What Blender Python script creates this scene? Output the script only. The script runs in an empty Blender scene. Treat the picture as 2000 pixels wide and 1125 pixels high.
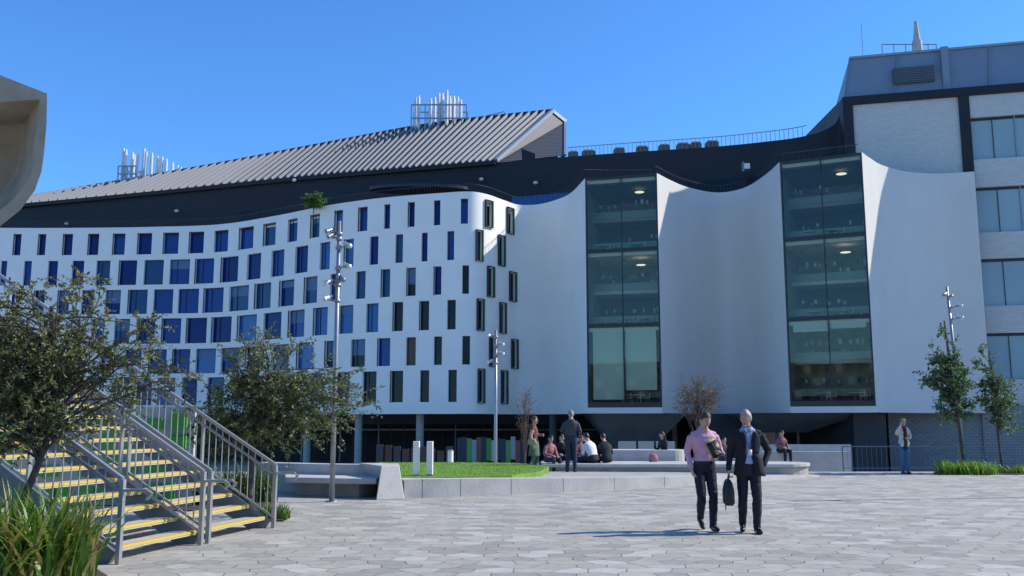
import bpy, math, random
from mathutils import Vector, Matrix, noise, Euler
random.seed(7)
R=random.random
def U(a,b): return a+(b-a)*R()
TH=math.radians(8.3); ST,CT=math.sin(TH),math.cos(TH); F=1800.0; CH=1.6
def ray(u,v):
    x=(u-1000)/F; z=(562.5-v)/F
    Y=CT-z*ST; Z=ST+z*CT
    return x/Y, Z/Y
def P(u,v,d):
    x,z=ray(u,v); return Vector((d*x,d,CH+d*z))
def G(u,v,z=0.0):
    x,zz=ray(u,v); d=(z-CH)/zz; return Vector((d*x,d,z))
def gx(u,y,v=930): return ray(u,v)[0]*y
def X(u,d,v=800): return ray(u,v)[0]*d
scene=bpy.context.scene
col=scene.collection
# ---------------------------------------------------------------- materials
MATS={}
def mat(name,c,rough=.7,metal=0.,var=0.,vscale=3.,bump=0.,spec=None,emit=None,c2=None,bscale=None):
    if name in MATS: return MATS[name]
    m=bpy.data.materials.new(name); m.use_nodes=True
    nt=m.node_tree; b=nt.nodes['Principled BSDF']
    b.inputs['Base Color'].default_value=(*c,1); b.inputs['Roughness'].default_value=rough
    b.inputs['Metallic'].default_value=metal
    if spec is not None: b.inputs['Specular IOR Level'].default_value=spec
    if var>0 or bump>0 or c2:
        tc=nt.nodes.new('ShaderNodeTexCoord'); n=nt.nodes.new('ShaderNodeTexNoise')
        n.inputs['Scale'].default_value=vscale; n.inputs['Detail'].default_value=6
        nt.links.new(tc.outputs['Object'],n.inputs['Vector'])
        cr=nt.nodes.new('ShaderNodeValToRGB')
        lo=c if c2 else tuple(x*(1-var) for x in c); hi=c2 if c2 else tuple(min(1,x*(1+var)) for x in c)
        cr.color_ramp.elements[0].position=.3; cr.color_ramp.elements[1].position=.7
        cr.color_ramp.elements[0].color=(*lo,1); cr.color_ramp.elements[1].color=(*hi,1)
        nt.links.new(n.outputs['Fac'],cr.inputs['Fac']); nt.links.new(cr.outputs['Color'],b.inputs['Base Color'])
        if bump>0:
            bp=nt.nodes.new('ShaderNodeBump'); bp.inputs['Strength'].default_value=bump
            n2=nt.nodes.new('ShaderNodeTexNoise'); n2.inputs['Scale'].default_value=bscale or vscale*8; n2.inputs['Detail'].default_value=4
            nt.links.new(tc.outputs['Object'],n2.inputs['Vector'])
            nt.links.new(n2.outputs['Fac'],bp.inputs['Height']); nt.links.new(bp.outputs['Normal'],b.inputs['Normal'])
            bp.inputs['Distance'].default_value=.02
    if emit:
        b.inputs['Emission Color'].default_value=(*c,1); b.inputs['Emission Strength'].default_value=emit
    MATS[name]=m; return m
def leafmat(name,c):
    m=bpy.data.materials.new(name); m.use_nodes=True; nt=m.node_tree
    b=nt.nodes['Principled BSDF']; b.inputs['Base Color'].default_value=(*c,1); b.inputs['Roughness'].default_value=.45
    t=nt.nodes.new('ShaderNodeBsdfTranslucent'); t.inputs['Color'].default_value=(c[0]*1.6,c[1]*1.7,c[2]*.8,1)
    mx=nt.nodes.new('ShaderNodeMixShader'); mx.inputs[0].default_value=.3
    nt.links.new(b.outputs[0],mx.inputs[1]); nt.links.new(t.outputs[0],mx.inputs[2])
    nt.links.new(mx.outputs[0],nt.nodes['Material Output'].inputs['Surface']); return m
def brickmat(name,c1,c2,mortar,bw=.5,rh=.17,ms=.02):
    m=bpy.data.materials.new(name); m.use_nodes=True; nt=m.node_tree; b=nt.nodes['Principled BSDF']
    tc=nt.nodes.new('ShaderNodeTexCoord'); sp=nt.nodes.new('ShaderNodeSeparateXYZ'); cb=nt.nodes.new('ShaderNodeCombineXYZ')
    nt.links.new(tc.outputs['Object'],sp.inputs[0]); nt.links.new(sp.outputs['X'],cb.inputs['X']); nt.links.new(sp.outputs['Z'],cb.inputs['Y'])
    br=nt.nodes.new('ShaderNodeTexBrick'); nt.links.new(cb.outputs[0],br.inputs['Vector'])
    br.inputs['Color1'].default_value=(*c1,1); br.inputs['Color2'].default_value=(*c2,1); br.inputs['Mortar'].default_value=(*mortar,1)
    br.inputs['Scale'].default_value=1; br.inputs['Brick Width'].default_value=bw; br.inputs['Row Height'].default_value=rh; br.inputs['Mortar Size'].default_value=ms
    nt.links.new(br.outputs['Color'],b.inputs['Base Color']); b.inputs['Roughness'].default_value=.8; return m
def slatmat(name,c1,c2,period,axis='Z'):
    m=bpy.data.materials.new(name); m.use_nodes=True; nt=m.node_tree; b=nt.nodes['Principled BSDF']
    tc=nt.nodes.new('ShaderNodeTexCoord'); w=nt.nodes.new('ShaderNodeTexWave'); w.bands_direction=axis
    w.inputs['Scale'].default_value=.314/period; nt.links.new(tc.outputs['Object'],w.inputs['Vector'])
    cr=nt.nodes.new('ShaderNodeValToRGB'); cr.color_ramp.elements[0].color=(*c1,1); cr.color_ramp.elements[1].color=(*c2,1)
    nt.links.new(w.outputs['Fac'],cr.inputs['Fac']); nt.links.new(cr.outputs['Color'],b.inputs['Base Color']); b.inputs['Roughness'].default_value=.6; return m
def clearglass(name,tint,fmin,rough=.02):
    m=bpy.data.materials.new(name); m.use_nodes=True; nt=m.node_tree
    for n in list(nt.nodes):
        if n.type!='OUTPUT_MATERIAL': nt.nodes.remove(n)
    out=[n for n in nt.nodes if n.type=='OUTPUT_MATERIAL'][0]
    t=nt.nodes.new('ShaderNodeBsdfTransparent'); t.inputs[0].default_value=(*tint,1)
    g=nt.nodes.new('ShaderNodeBsdfGlossy'); g.inputs['Color'].default_value=(.80,.80,.66,1); g.inputs['Roughness'].default_value=rough
    fr=nt.nodes.new('ShaderNodeFresnel'); fr.inputs[0].default_value=1.45
    ad=nt.nodes.new('ShaderNodeMath'); ad.operation='ADD'; ad.inputs[1].default_value=fmin; nt.links.new(fr.outputs[0],ad.inputs[0])
    mx=nt.nodes.new('ShaderNodeMixShader'); nt.links.new(ad.outputs[0],mx.inputs[0]); nt.links.new(t.outputs[0],mx.inputs[1]); nt.links.new(g.outputs[0],mx.inputs[2])
    nt.links.new(mx.outputs[0],out.inputs['Surface']); return m
# ---------------------------------------------------------------- mesh builder
class MB:
    def __init__(s): s.v=[];s.f=[];s.m=[];s.mats=[];s.ix={}
    def mi(s,m):
        k=id(m)
        if k not in s.ix: s.ix[k]=len(s.mats); s.mats.append(m)
        return s.ix[k]
    def quad(s,pts,m):
        n=len(s.v); s.v+= [tuple(p) for p in pts]; s.f.append(tuple(range(n,n+len(pts)))); s.m.append(s.mi(m))
    def box(s,c,ax,m,half=True):
        n=len(s.v); c=Vector(c); a,b,d=[Vector(x) for x in ax]
        for i in (-1,1):
            for j in (-1,1):
                for k in (-1,1): s.v.append(tuple(c+a*i+b*j+d*k))
        q=[(0,1,3,2),(4,6,7,5),(0,4,5,1),(2,3,7,6),(0,2,6,4),(1,5,7,3)]
        if a.cross(b).dot(d)<0: q=[t[::-1] for t in q]
        for t in q: s.f.append(tuple(n+i for i in t)); s.m.append(s.mi(m))
    def abox(s,x0,x1,y0,y1,z0,z1,m):
        s.box(((x0+x1)/2,(y0+y1)/2,(z0+z1)/2),((abs(x1-x0)/2,0,0),(0,abs(y1-y0)/2,0),(0,0,abs(z1-z0)/2)),m)
    def beam(s,a,b,w,h,m,up=(0,0,1)):
        a=Vector(a);b=Vector(b); d=(b-a); L=d.length
        if L<1e-6:return
        d.normalize(); up=Vector(up); r=d.cross(up)
        if r.length<1e-3: r=d.cross(Vector((1,0,0)))
        r.normalize(); u2=r.cross(d); s.box((a+b)/2,(r*w/2,d*L/2,u2*h/2),m)
    def tube(s,pts,rad,m,n=8,cap=True):
        pts=[Vector(p) for p in pts]; base=len(s.v); k=len(pts)
        if not hasattr(rad,'__len__'): rad=[rad]*k
        prev=None
        for i,p in enumerate(pts):
            d=(pts[min(i+1,k-1)]-pts[max(i-1,0)]); 
            if d.length<1e-9: d=Vector((0,0,1))
            d.normalize()
            if prev is None:
                ref=Vector((1,0,0)) if abs(d.x)<.8 else Vector((0,1,0))
                a=(ref-d*ref.dot(d)).normalized()
            else:
                a=prev-d*prev.dot(d); a=a.normalized() if a.length>1e-6 else d.orthogonal().normalized()
            prev=a; b=d.cross(a)
            for j in range(n):
                t=2*math.pi*j/n; s.v.append(tuple(p+(a*math.cos(t)+b*math.sin(t))*rad[i]))
        mi=s.mi(m)
        for i in range(k-1):
            for j in range(n):
                q=base+i*n+j; r=base+i*n+(j+1)%n
                s.f.append((q,r,r+n,q+n)); s.m.append(mi)
        if cap:
            s.f.append(tuple(base+j for j in range(n))[::-1]); s.m.append(mi)
            s.f.append(tuple(base+(k-1)*n+j for j in range(n))); s.m.append(mi)
    def loft(s,rings,m,cap=True):
        base=len(s.v); n=len(rings[0]); mi=s.mi(m)
        for r in rings: s.v+=[tuple(p) for p in r]
        for i in range(len(rings)-1):
            for j in range(n):
                q=base+i*n+j; r=base+i*n+(j+1)%n
                s.f.append((q,r,r+n,q+n)); s.m.append(mi)
        if cap:
            s.f.append(tuple(base+j for j in range(n))[::-1]); s.m.append(mi)
            s.f.append(tuple(base+(len(rings)-1)*n+j for j in range(n))); s.m.append(mi)
    def ell(s,c,r,m,nu=12,nv=8,rot=None,fn=None,keep=None):
        base=len(s.v); mi=s.mi(m); c=Vector(c); raw=[]
        for i in range(nv+1):
            ph=math.pi*i/nv
            for j in range(nu):
                t=2*math.pi*j/nu; p=Vector((math.sin(ph)*math.cos(t),math.sin(ph)*math.sin(t),math.cos(ph)))
                raw.append(p.copy())
                q=fn(p) if fn else p
                q=Vector((q.x*r[0],q.y*r[1],q.z*r[2]))
                if rot: q=rot@q
                s.v.append(tuple(c+q))
        for i in range(nv):
            for j in range(nu):
                a=i*nu+j;b=i*nu+(j+1)%nu
                if keep:
                    mid=(raw[a]+raw[b]+raw[a+nu]+raw[b+nu])/4
                    if not keep(mid): continue
                s.f.append((base+a,base+a+nu,base+b+nu,base+b)); s.m.append(mi)
    def obj(s,name,parent=None,smooth=False):
        me=bpy.data.meshes.new(name); me.from_pydata(s.v,[],s.f)
        for m in s.mats: me.materials.append(m)
        me.polygons.foreach_set('material_index',s.m)
        if smooth: me.polygons.foreach_set('use_smooth',[True]*len(s.f))
        me.update(); o=bpy.data.objects.new(name,me); col.objects.link(o)
        if parent: o.parent=parent
        return o
def empty(name,loc=(0,0,0)):
    o=bpy.data.objects.new(name,None); o.location=loc; col.objects.link(o); o.empty_display_size=.3; return o
# ---------------------------------------------------------------- people
def cloth(name,c,r=.85): return mat(name,c,r,var=.12,vscale=9)
SK=mat('skin',(.52,.32,.23),.5,var=.05,vscale=20)
def hand(mb,wr,dv,pn,side,curl=.6,m=None):
    m=m or SK
    wr=Vector(wr);dv=Vector(dv).normalized();pn=Vector(pn); pn=(pn-dv*pn.dot(dv)).normalized(); ac=dv.cross(pn)*side
    rings=[]
    for f,wd,th in ((-.02,.026,.02),(.02,.032,.017),(.06,.041,.015),(.09,.04,.012)):
        rings.append([wr+dv*f+ac*wd*math.cos(t_*math.pi/5)+pn*th*math.sin(t_*math.pi/5) for t_ in range(10)])
    mb.loft(rings,m)
    for i,(o,l) in enumerate(((.030,.070),(.010,.078),(-.010,.073),(-.029,.056))):
        p=wr+dv*.085+ac*o; pts=[p-dv*.015]; a=0
        for k,fl in enumerate((.42,.33,.25)):
            a+=curl*(.7,.9,.6)[k]; pts.append(pts[-1]+(dv*math.cos(a)+pn*math.sin(a))*l*fl*(1 if k else 1.2))
        mb.tube(pts,[.0095,.009,.0082,.006],m,7)
    p=wr+dv*.025+ac*.028; mb.tube([p,p+dv*.03+ac*.025+pn*.008,p+dv*.055+ac*.03+pn*.02,p+dv*.075+ac*.022+pn*.032],[.013,.0115,.010,.007],m,7)
def head(mb,c,rot,hair,hm,skin=SK,s=1.0):
    Rm=rot.to_matrix() if hasattr(rot,'to_matrix') else rot
    c=Vector(c)
    def fn(p):
        x,y,z=p
        k=1.0
        if z<0: k=1-.38*(-z)**1.6; 
        y2=y
        if z<-.2 and y<0: y2=y*(1-.10*(-z)); 
        if z<-.2 and y>0: y2=y*(1-.45*(-z-.2))
        if y<-.6: y2=y2*(.96)+0
        q=Vector((x*k,y2,z))
        if y<-.5 and .0<z<.25: q.y+=.05*(1 if .03<abs(x)<.6 else 0)
        return q
    mb.ell(c,(.074*s,.094*s,.117*s),skin,24,18,Rm,fn)
    def L(x,y,z): return c+Rm@Vector((x*s,y*s,z*s))
    mb.tube([L(0,-.084,.022),L(0,-.098,-.005),L(0,-.108,-.028),L(0,-.092,-.038)],[.006,.009,.012,.009],skin,8)
    dk=mat('eye_dark',(.02,.015,.01),.3); wh=mat('eye_white',(.55,.52,.50),.3); lp=mat('lips',(.36,.15,.12),.5)
    for sx in (-1,1):
        mb.ell(L(.030*sx,-.081,.008),(.011*s,.008*s,.0055*s),wh,8,6,Rm); mb.ell(L(.030*sx,-.087,.008),(.0055*s,.004*s,.0052*s),dk,8,6,Rm)
        mb.tube([L(.015*sx,-.091,.026),L(.032*sx,-.089,.031),L(.048*sx,-.078,.026)],.0035*s,hm,5)
        mb.ell(L(.076*sx,.005,-.005),(.010*s,.020*s,.032*s),skin,8,8,Rm)
    mb.tube([L(-.022,-.083,-.058),L(0,-.091,-.056),L(.022,-.083,-.058)],[.003,.0055,.003],lp,6)
    mb.ell(L(0,-.072,-.095),(.024*s,.018*s,.016*s),skin,8,6,Rm)
    def keep(p):
        lim=.52 if p.y<-.55 else (.52-(p.y+.55)*1.25 if p.y<0.2 else -.42)
        return p.z>lim
    def fh(p):
        q=fn(p); nz=1.10+.09*noise.noise(p*3.1+c)+ (.06 if p.z>.3 else 0); return Vector((q.x*nz,q.y*nz,q.z*nz if p.z>0 else q.z))
    mb.ell(c,(.074*s,.094*s,.117*s),hm,28,22,Rm,fh,keep)
    if hair=='long':
        rg=[]
        for z,wx,wy,yo in ((.06,.078,.055,.04),(-.03,.085,.055,.05),(-.12,.088,.045,.06),(-.2,.075,.035,.065),(-.27,.05,.025,.06)):
            rg.append([L(wx*math.cos(2*math.pi*k/12),yo+wy*math.sin(2*math.pi*k/12),z) for k in range(12)])
        mb.loft(rg,hm)
    if hair=='bun': mb.ell(L(0,.11,.05),(.04,.035,.04),hm,10,8,Rm)
def person(name,loc,yaw,H,J,S,vox=.012,extra=None):
    e=empty(name,loc); e.rotation_euler=(0,0,yaw); k=H/1.78; e.scale=(k,k,k)
    V=lambda n: Vector(J[n])
    mb=MB(); segs=[]; m0=SK
    def limb(part,a,b,ra,rb,bul=0,st=.5):
        A_,B_=Vector(a),Vector(b); n=6; pts=[A_+(B_-A_)*i/n for i in range(n+1)]
        d_=(B_-A_).normalized()
        rad=[ra+(rb-ra)*i/n+bul*math.sin(math.pi*min(1,i/n*1.4)) if i/n*1.4<1 else ra+(rb-ra)*i/n for i in range(n+1)]
        if st<.3: rad[0]*=.85
        mb.tube([A_-d_*ra*st]+pts+[B_+d_*rb*.5],[ra*(.7 if st>=.3 else .45)]+rad+[rb*.7],m0,12)
        segs.append((part,A_,B_,ra,rb))
    pel,che,nk,hd=V('pelvis'),V('chest'),V('neck'),V('head')
    shl,shr=V('shL'),V('shR'); hx=(V('hipL')-V('hipR')).normalized(); sx=(shl-shr).normalized()
    updir=(nk-che).normalized(); shl=shl-updir*.03; shr=shr-updir*.03
    jk=S.get('bulk',1.0)
    spine=[pel-(che-pel)*.28,pel,pel+(che-pel)*.5,che,che+(nk-che)*.55,nk-(nk-che)*.12,nk+(hd-nk)*.25,nk+(hd-nk)*.65]
    dims=[(.150,.115),(.168,.122),(.150,.108),(.178,.122),(.185,.11),(.120,.080),(.058,.06),(.052,.056)]
    if S.get('female'): dims=[(.155,.12),(.17,.12),(.125,.095),(.15,.118),(.155,.095),(.095,.068),(.046,.05),(.043,.047)]
    rg=[]
    for i,(c,(a,b)) in enumerate(zip(spine,dims)):
        t_=i/7; x=(hx*(1-t_)+sx*t_).normalized(); dd=(spine[min(i+1,7)]-spine[max(i-1,0)]).normalized(); x=(x-dd*x.dot(dd)).normalized(); y=dd.cross(x)
        if i<6: a*=jk;b*=jk
        rg.append([c+x*a*math.copysign(abs(math.cos(q))**.85,math.cos(q))+y*b*math.copysign(abs(math.sin(q))**.85,math.sin(q)) for q in [2*math.pi*j/18 for j in range(18)]])
    mb.loft(rg,m0)
    segs.append(('pelvis',spine[0],spine[1]+(spine[2]-spine[1])*.2,.15,.15)); segs.append(('torso',spine[2],spine[4],.15,.15)); segs.append(('torso',shl,shr,.08,.08)); segs.append(('neck',nk+(hd-nk)*.22,hd,.06,.06))
    sl=S.get('sleeve',1.0)
    for s,sh in (('L',shl),('R',shr)):
        nb=nk-updir*.035
        mb.tube([nb+(sh-nb)*f for f in (.05,.4,.75,1.0)],[.052,.056,.058*sl,.054*sl],m0,12)
        limb('uarm',sh,V('el'+s),.059*sl,.047*sl,0,.2); limb('farm',V('el'+s),V('wr'+s),.046*sl,.032*sl)
        tr=S.get('leg',1.0)
        limb('thigh',V('hip'+s),V('kn'+s),.093*tr,.066*tr); limb('calf',V('kn'+s),V('an'+s),.064*tr,.052*tr,.006)
        an=V('an'+s); tv=Vector(J.get('toe'+s,(0,-1,0))).normalized()
        mb.tube([an+Vector((0,0,.02)),an-tv*.05+Vector((0,0,-.03))],[.045,.04],m0,10)
        a=an-tv*.06+Vector((0,0,-.045)); rr=[.032,.042,.042,.044,.040,.024]; pts=[a+tv*f for f in (-.01,.03,.09,.15,.20,.245)]
        mb.tube([p+Vector((0,0,-.002*i)) for i,p in enumerate(pts)],rr,m0,10)
        segs.append(('foot',a,a+tv*.24,.045,.04))
    if S.get('jacket'):
        rg=[]
        for z,a,b in ((1.12,.172,.135),(1.0,.19,.145),(.90,.205,.150),(.82,.215,.150)):
            c=Vector((pel.x,pel.y+.012,z)); rg.append([c+Vector((a*math.cos(q),b*math.sin(q),0)) for q in [2*math.pi*j/18 for j in range(18)]])
        mb.loft(rg,m0); segs.append(('skirt',Vector((pel.x,0,1.1)),Vector((pel.x,0,.82)),.18,.2))
    if S.get('dress'):
        rg=[]
        for z,a,b in ((.98,.165,.13),(.8,.20,.16),(.62,.23,.18),(.55,.235,.185)):
            c=Vector((pel.x,pel.y,z)); rg.append([c+Vector((a*math.cos(q),b*math.sin(q),0)) for q in [2*math.pi*j/18 for j in range(18)]])
        mb.loft(rg,m0); segs.append(('dress',Vector((0,0,.95)),Vector((0,0,.55)),.22,.22))
    tmp=mb.obj('tmp'); md=tmp.modifiers.new('r','REMESH'); md.mode='VOXEL'; md.voxel_size=vox
    sm=tmp.modifiers.new('s','SMOOTH'); sm.factor=.5; sm.iterations=3 if vox>.009 else 6
    dg=bpy.context.evaluated_depsgraph_get(); me=bpy.data.meshes.new_from_object(tmp.evaluated_get(dg)); bpy.data.objects.remove(tmp)
    me.materials.clear(); names=[]; 
    def mi(m):
        if m not in names: names.append(m); me.materials.append(m)
        return names.index(m)
    cs=[v.co.copy() for v in me.vertices]; ns=[v.normal.copy() for v in me.vertices]; out=[]
    for p,n_ in zip(cs,ns):
        q=Vector((p.x*7,p.y*7,p.z*15)); p=p+n_*(noise.noise(q)*.0065+noise.noise(q*2.3)*.003); out+=[p.x,p.y,p.z]
    me.vertices.foreach_set('co',out); me.update()
    SG=[(part,a.x,a.y,a.z,b.x-a.x,b.y-a.y,b.z-a.z,max(1e-9,(b-a).length_squared),ra,rb-ra) for part,a,b,ra,rb in segs]
    MP={'torso':S['top'],'pelvis':S.get('bottomtop',S['bottom']),'uarm':S.get('arm',S['top']),'farm':S.get('farm',S.get('arm',S['top'])),'thigh':S['bottom'],'calf':S.get('calf',S['bottom']),'foot':S['shoe'],'neck':SK,'skirt':S['top'],'dress':S.get('dress')}
    for f in me.polygons:
        p=f.center; px,py,pz=p; part=None;bd=1e9
        for g_ in SG:
            dx=px-g_[1];dy=py-g_[2];dz=pz-g_[3]
            t_=(dx*g_[4]+dy*g_[5]+dz*g_[6])/g_[7]; t_=0 if t_<0 else (1 if t_>1 else t_)
            dx-=g_[4]*t_;dy-=g_[5]*t_;dz-=g_[6]*t_
            dd=(dx*dx+dy*dy+dz*dz)/(g_[8]+g_[9]*t_)**2
            if dd<bd: bd=dd;part=g_[0]
        m=MP[part]
        if part=='torso' and pz>nk.z and (p-Vector((nk.x,nk.y,pz))).length<.07: m=SK
        if S.get('vneck') and part in('torso','neck') and py<nk.y and pz>nk.z-.085 and abs(px-nk.x)<(pz-(nk.z-.085))*.5: m=SK
        if 'belt' in S and part in('torso','pelvis','thigh') and m is not SK:
            m=S['bottom'] if pz<pel.z+.045 else S['top']
            if abs(pz-pel.z-.045)<.018: m=S['belt']
        if S.get('jacket') and part in('torso','pelvis','skirt','neck','thigh'):
            if pz>.84 and part!='neck' : m=S['top']
            x=px-pel.x
            if py<-.03 and pz>.80 and part!='neck' and pz<nk.z+.02:
                w_=.03+max(0,(pz-1.08))*.21 if pz>1.08 else .033+(1.08-pz)*.30
                if abs(x)<w_: m=S['shirt'] if pz>.99 else S['bottom']
        if S.get('vest') and part in('torso','pelvis'):
            m=S['arm'] if (abs(px-pel.x)>.055 or py>0) and pz>pel.z-.12 else S['top']
        f.material_index=mi(m); f.use_smooth=True
    o=bpy.data.objects.new('body',me); col.objects.link(o); o.parent=e
    hb=MB(); head(hb,hd,Euler(J.get('hrot',(0,0,0))),S['hair'],S['hairm']); hb.obj('head',e,True)
    hb=MB()
    for s,sg in (('L',1),('R',-1)):
        if s in S.get('nohand',''): continue
        dv=V('wr'+s)-V('el'+s); hv=J.get('hd'+s,dv); pn=J.get('pn'+s,(-sg,0,0)); hand(hb,V('wr'+s)+Vector(hv).normalized()*.015,hv,pn,sg,S.get('curl',.55))
    if extra: extra(hb)
    if hb.v: hb.obj('hands_and_items',e,True)
    return e
ST0=dict(pelvis=(0,0,.97),chest=(0,.01,1.28),neck=(0,.02,1.50),head=(0,-.01,1.655),shL=(.175,.01,1.435),shR=(-.175,.01,1.435),
 elL=(.235,.04,1.16),wrL=(.24,-.04,.90),elR=(-.235,.04,1.16),wrR=(-.24,-.04,.90),hipL=(.085,0,.93),hipR=(-.085,0,.93),knL=(.095,-.01,.50),anL=(.10,.02,.09),knR=(-.095,-.01,.50),anR=(-.10,.02,.09))
def J_(**k): d_=dict(ST0); d_.update(k); return d_
nav=cloth('navy_trousers',(.012,.014,.025)); blk=cloth('black_suit',(.010,.010,.013)); pink=cloth('pink_shirt',(.60,.34,.42)); shoe=mat('black_shoe',(.01,.01,.01),.3)
lb=cloth('blue_shirt',(.33,.42,.58)); H_br=mat('brown_hair',(.06,.035,.02),.6,var=.3,vscale=40); H_gr=mat('grey_blond_hair',(.42,.35,.26),.6,var=.2,vscale=40); H_bk=mat('black_hair',(.012,.01,.01),.5,var=.3,vscale=40); H_bl=mat('blond_hair',(.50,.36,.18),.55,var=.2,vscale=40); H_rd=mat('red_hair',(.16,.04,.02),.55,var=.2,vscale=40)
bag_m=mat('black_bag',(.012,.012,.014),.5)
def ex1(hb):
    c=Vector((.12,-.165,1.20)); rt=Euler((math.radians(-8),math.radians(-25),0)).to_matrix()
    def bx(o,h,m): hb.box(c+rt@Vector(o),(rt@Vector((h[0],0,0)),rt@Vector((0,h[1],0)),rt@Vector((0,0,h[2]))),m)
    bx((0,0,0),(.085,.010,.12),mat('black_cover',(.015,.015,.015),.5)); bx((-.02,.016,.02),(.085,.005,.125),mat('yellow_pad',(.50,.44,.20),.7)); bx((0,-.0115,0),(.004,.001,.12),mat('strap_tan',(.2,.14,.08),.6))
    for s in (-1,1): hb.tube([(.012*s,-.098,1.425),(.035*s,-.085,1.475),(.062*s,-.03,1.50),(.05*s,.03,1.515),(0,.05,1.52)],[.008,.013,.013,.012,.012],pink,7)
p=G(1379,1036)
person('pedestrian_man',(p.x,p.y,0),math.radians(6),1.79,J_(
  pelvis=(0,0,.955),chest=(0,-.01,1.27),neck=(0,-.02,1.48),head=(0.015,-.065,1.62),hrot=(math.radians(20),0,math.radians(18)),
  shL=(.18,0,1.42),shR=(-.18,0,1.42),elL=(.265,.04,1.16),wrL=(.235,-.17,1.13),hdL=(-1,-.12,.12),pnL=(0,.9,.2),elR=(-.245,.05,1.15),wrR=(-.215,-.05,.92),
  hipL=(.085,0,.92),hipR=(-.085,0,.92),knL=(.09,-.12,.51),anL=(.06,-.16,.095),knR=(-.09,-.12,.50),anR=(-.02,.20,.17),toeR=(0,-.85,-.5),toeL=(.1,-1,0)),
  dict(top=pink,bottom=nav,shoe=shoe,belt=shoe,hair='short',hairm=H_br,curl=.5,leg=1.04,bulk=1.02,sleeve=1.12,vneck=True),.008,ex1)
def ex2(hb):
    c=Vector((-.30,-.03,.60)); rg=[]
    for z,a,b in ((-.20,.055,.17),(-.17,.075,.19),(.0,.075,.19),(.12,.05,.17),(.16,.025,.13)):
        rg.append([c+Vector((a*math.copysign(abs(math.cos(q))**.5,math.cos(q)),b*math.copysign(abs(math.sin(q))**.5,math.sin(q)),z)) for q in [2*math.pi*j/16 for j in range(16)]])
    hb.loft(rg,bag_m)
    hb.tube([c+Vector((.0,-.07,.14)),c+Vector((0.01,-.05,.21)),c+Vector((.01,.0,.235)),c+Vector((.01,.05,.21)),c+Vector((0,.07,.14))],.009,bag_m,6)
    hb.tube([c+Vector((-.03,-.12,.1)),c+Vector((-.06,-.13,-.1)),c+Vector((-.05,-.05,-.27)),c+Vector((-.04,.06,-.1)),c+Vector((-.02,.1,.1))],.008,bag_m,5)
    lan=mat('lanyard',(.05,.08,.3),.6)
    for s in (-1,1):
        hb.quad([(.03*s,-.134,1.10),(.035*s,-.138,1.30),(.05*s,-.125,1.41),(.085*s,-.10,1.475),(.118*s,-.112,1.40),(.09*s,-.138,1.33)],blk)
        hb.tube([(.012*s,-.105,1.435),(.04*s,-.088,1.485),(.064*s,-.02,1.515),(.05*s,.04,1.53),(0,.055,1.535)],[.008,.013,.013,.012,.012],lb,7)
        hb.tube([(.045*s,-.10,1.465),(.032*s,-.137,1.35),(.012,-.147,1.19)],.006,lan,5)
    hb.box((0.012,-.150,1.15),((.028,0,0),(0,.002,0),(0,0,.04)),mat('badge',(.7,.7,.7),.4))
    rg=[]
    for f in range(6):
        z=1.12-.30*f/5; o_=.02*f/5; rg.append([(.05+.02*f/5,-.142-o_,z),(.11+.03*f/5,-.15-o_*1.6,z),(.19+.04*f/5,-.09-o_,z-.01),(.19+.04*f/5,-.08-o_,z-.01),(.11+.03*f/5,-.138-o_*1.6,z),(.05+.02*f/5,-.13-o_,z)])
    hb.loft(rg,blk)
p=G(1466,1041)
person('pedestrian_man',(p.x,p.y,0),math.radians(-6),1.80,J_(
  head=(-.015,-.045,1.64),hrot=(math.radians(12),0,math.radians(-28)),chest=(0,-.0,1.28),neck=(0,-.0,1.495),
  shL=(.185,0,1.43),shR=(-.185,0,1.43),elL=(.31,.07,1.17),wrL=(.215,-.06,.97),elR=(-.25,.04,1.15),wrR=(-.285,-.02,.90),hdR=(-.02,0,-1),pnR=(1,0,0),
  knL=(.095,-.10,.50),anL=(.085,-.06,.09),knR=(-.095,-.02,.50),anR=(-.09,.14,.11),toeL=(.15,-1,0),toeR=(-.15,-1,-.1)),
  dict(top=blk,bottom=nav,shoe=shoe,hair='short',hairm=H_gr,jacket=True,shirt=lb,curl=1.15,leg=1.05,bulk=1.07,sleeve=1.2,nohand='L'),.0075,ex2)
jean=cloth('blue_jeans',(.06,.13,.25)); crm=cloth('cream_coat',(.58,.53,.45)); red=cloth('red_scarf',(.30,.04,.05)); dkv=cloth('dark_vest',(.03,.03,.04)); brn=mat('brown_boot',(.12,.06,.03),.5)
def ex3(hb):
    for q in range(2):
        hb.tube([Vector(((.07+.01*q)*math.cos(t_)*1.1,.01+(.065+.01*q)*math.sin(t_),1.48-.03*q)) for t_ in [i*math.pi/6 for i in range(13)]],.022,red,8)
    hb.tube([(.03,-.10,1.45),(.035,-.14,1.3),(.04,-.145,1.15)],[.025,.028,.025],red,8)
    hb.box((-.075,-.06,1.63),((.008,0,0),(0,.03,0),(0,0,.06)),bag_m)
p=G(1769,926)
person('pedestrian_woman',(p.x,p.y,0),math.radians(4),1.76,J_(shL=(.155,.01,1.42),shR=(-.155,.01,1.42),elR=(-.25,-.06,1.25),wrR=(-.13,-.13,1.52),hdR=(.2,.3,.9),pnR=(.8,.3,0),elL=(.22,-.0,1.17),wrL=(.10,-.20,1.12),hdL=(-.8,-.3,.1),pnL=(0,1,0),head=(0,-.05,1.63),hrot=(math.radians(22),0,math.radians(-8)),
   anL=(.06,-.05,.09),anR=(-.06,.06,.09),knL=(.07,-.05,.5),knR=(-.07,0,.5)),
   dict(top=dkv,arm=crm,vest=True,bottom=jean,calf=jean,shoe=brn,hair='long',hairm=H_bl,female=True,leg=.95,bulk=1.08,sleeve=1.15),.011,ex3)
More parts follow.
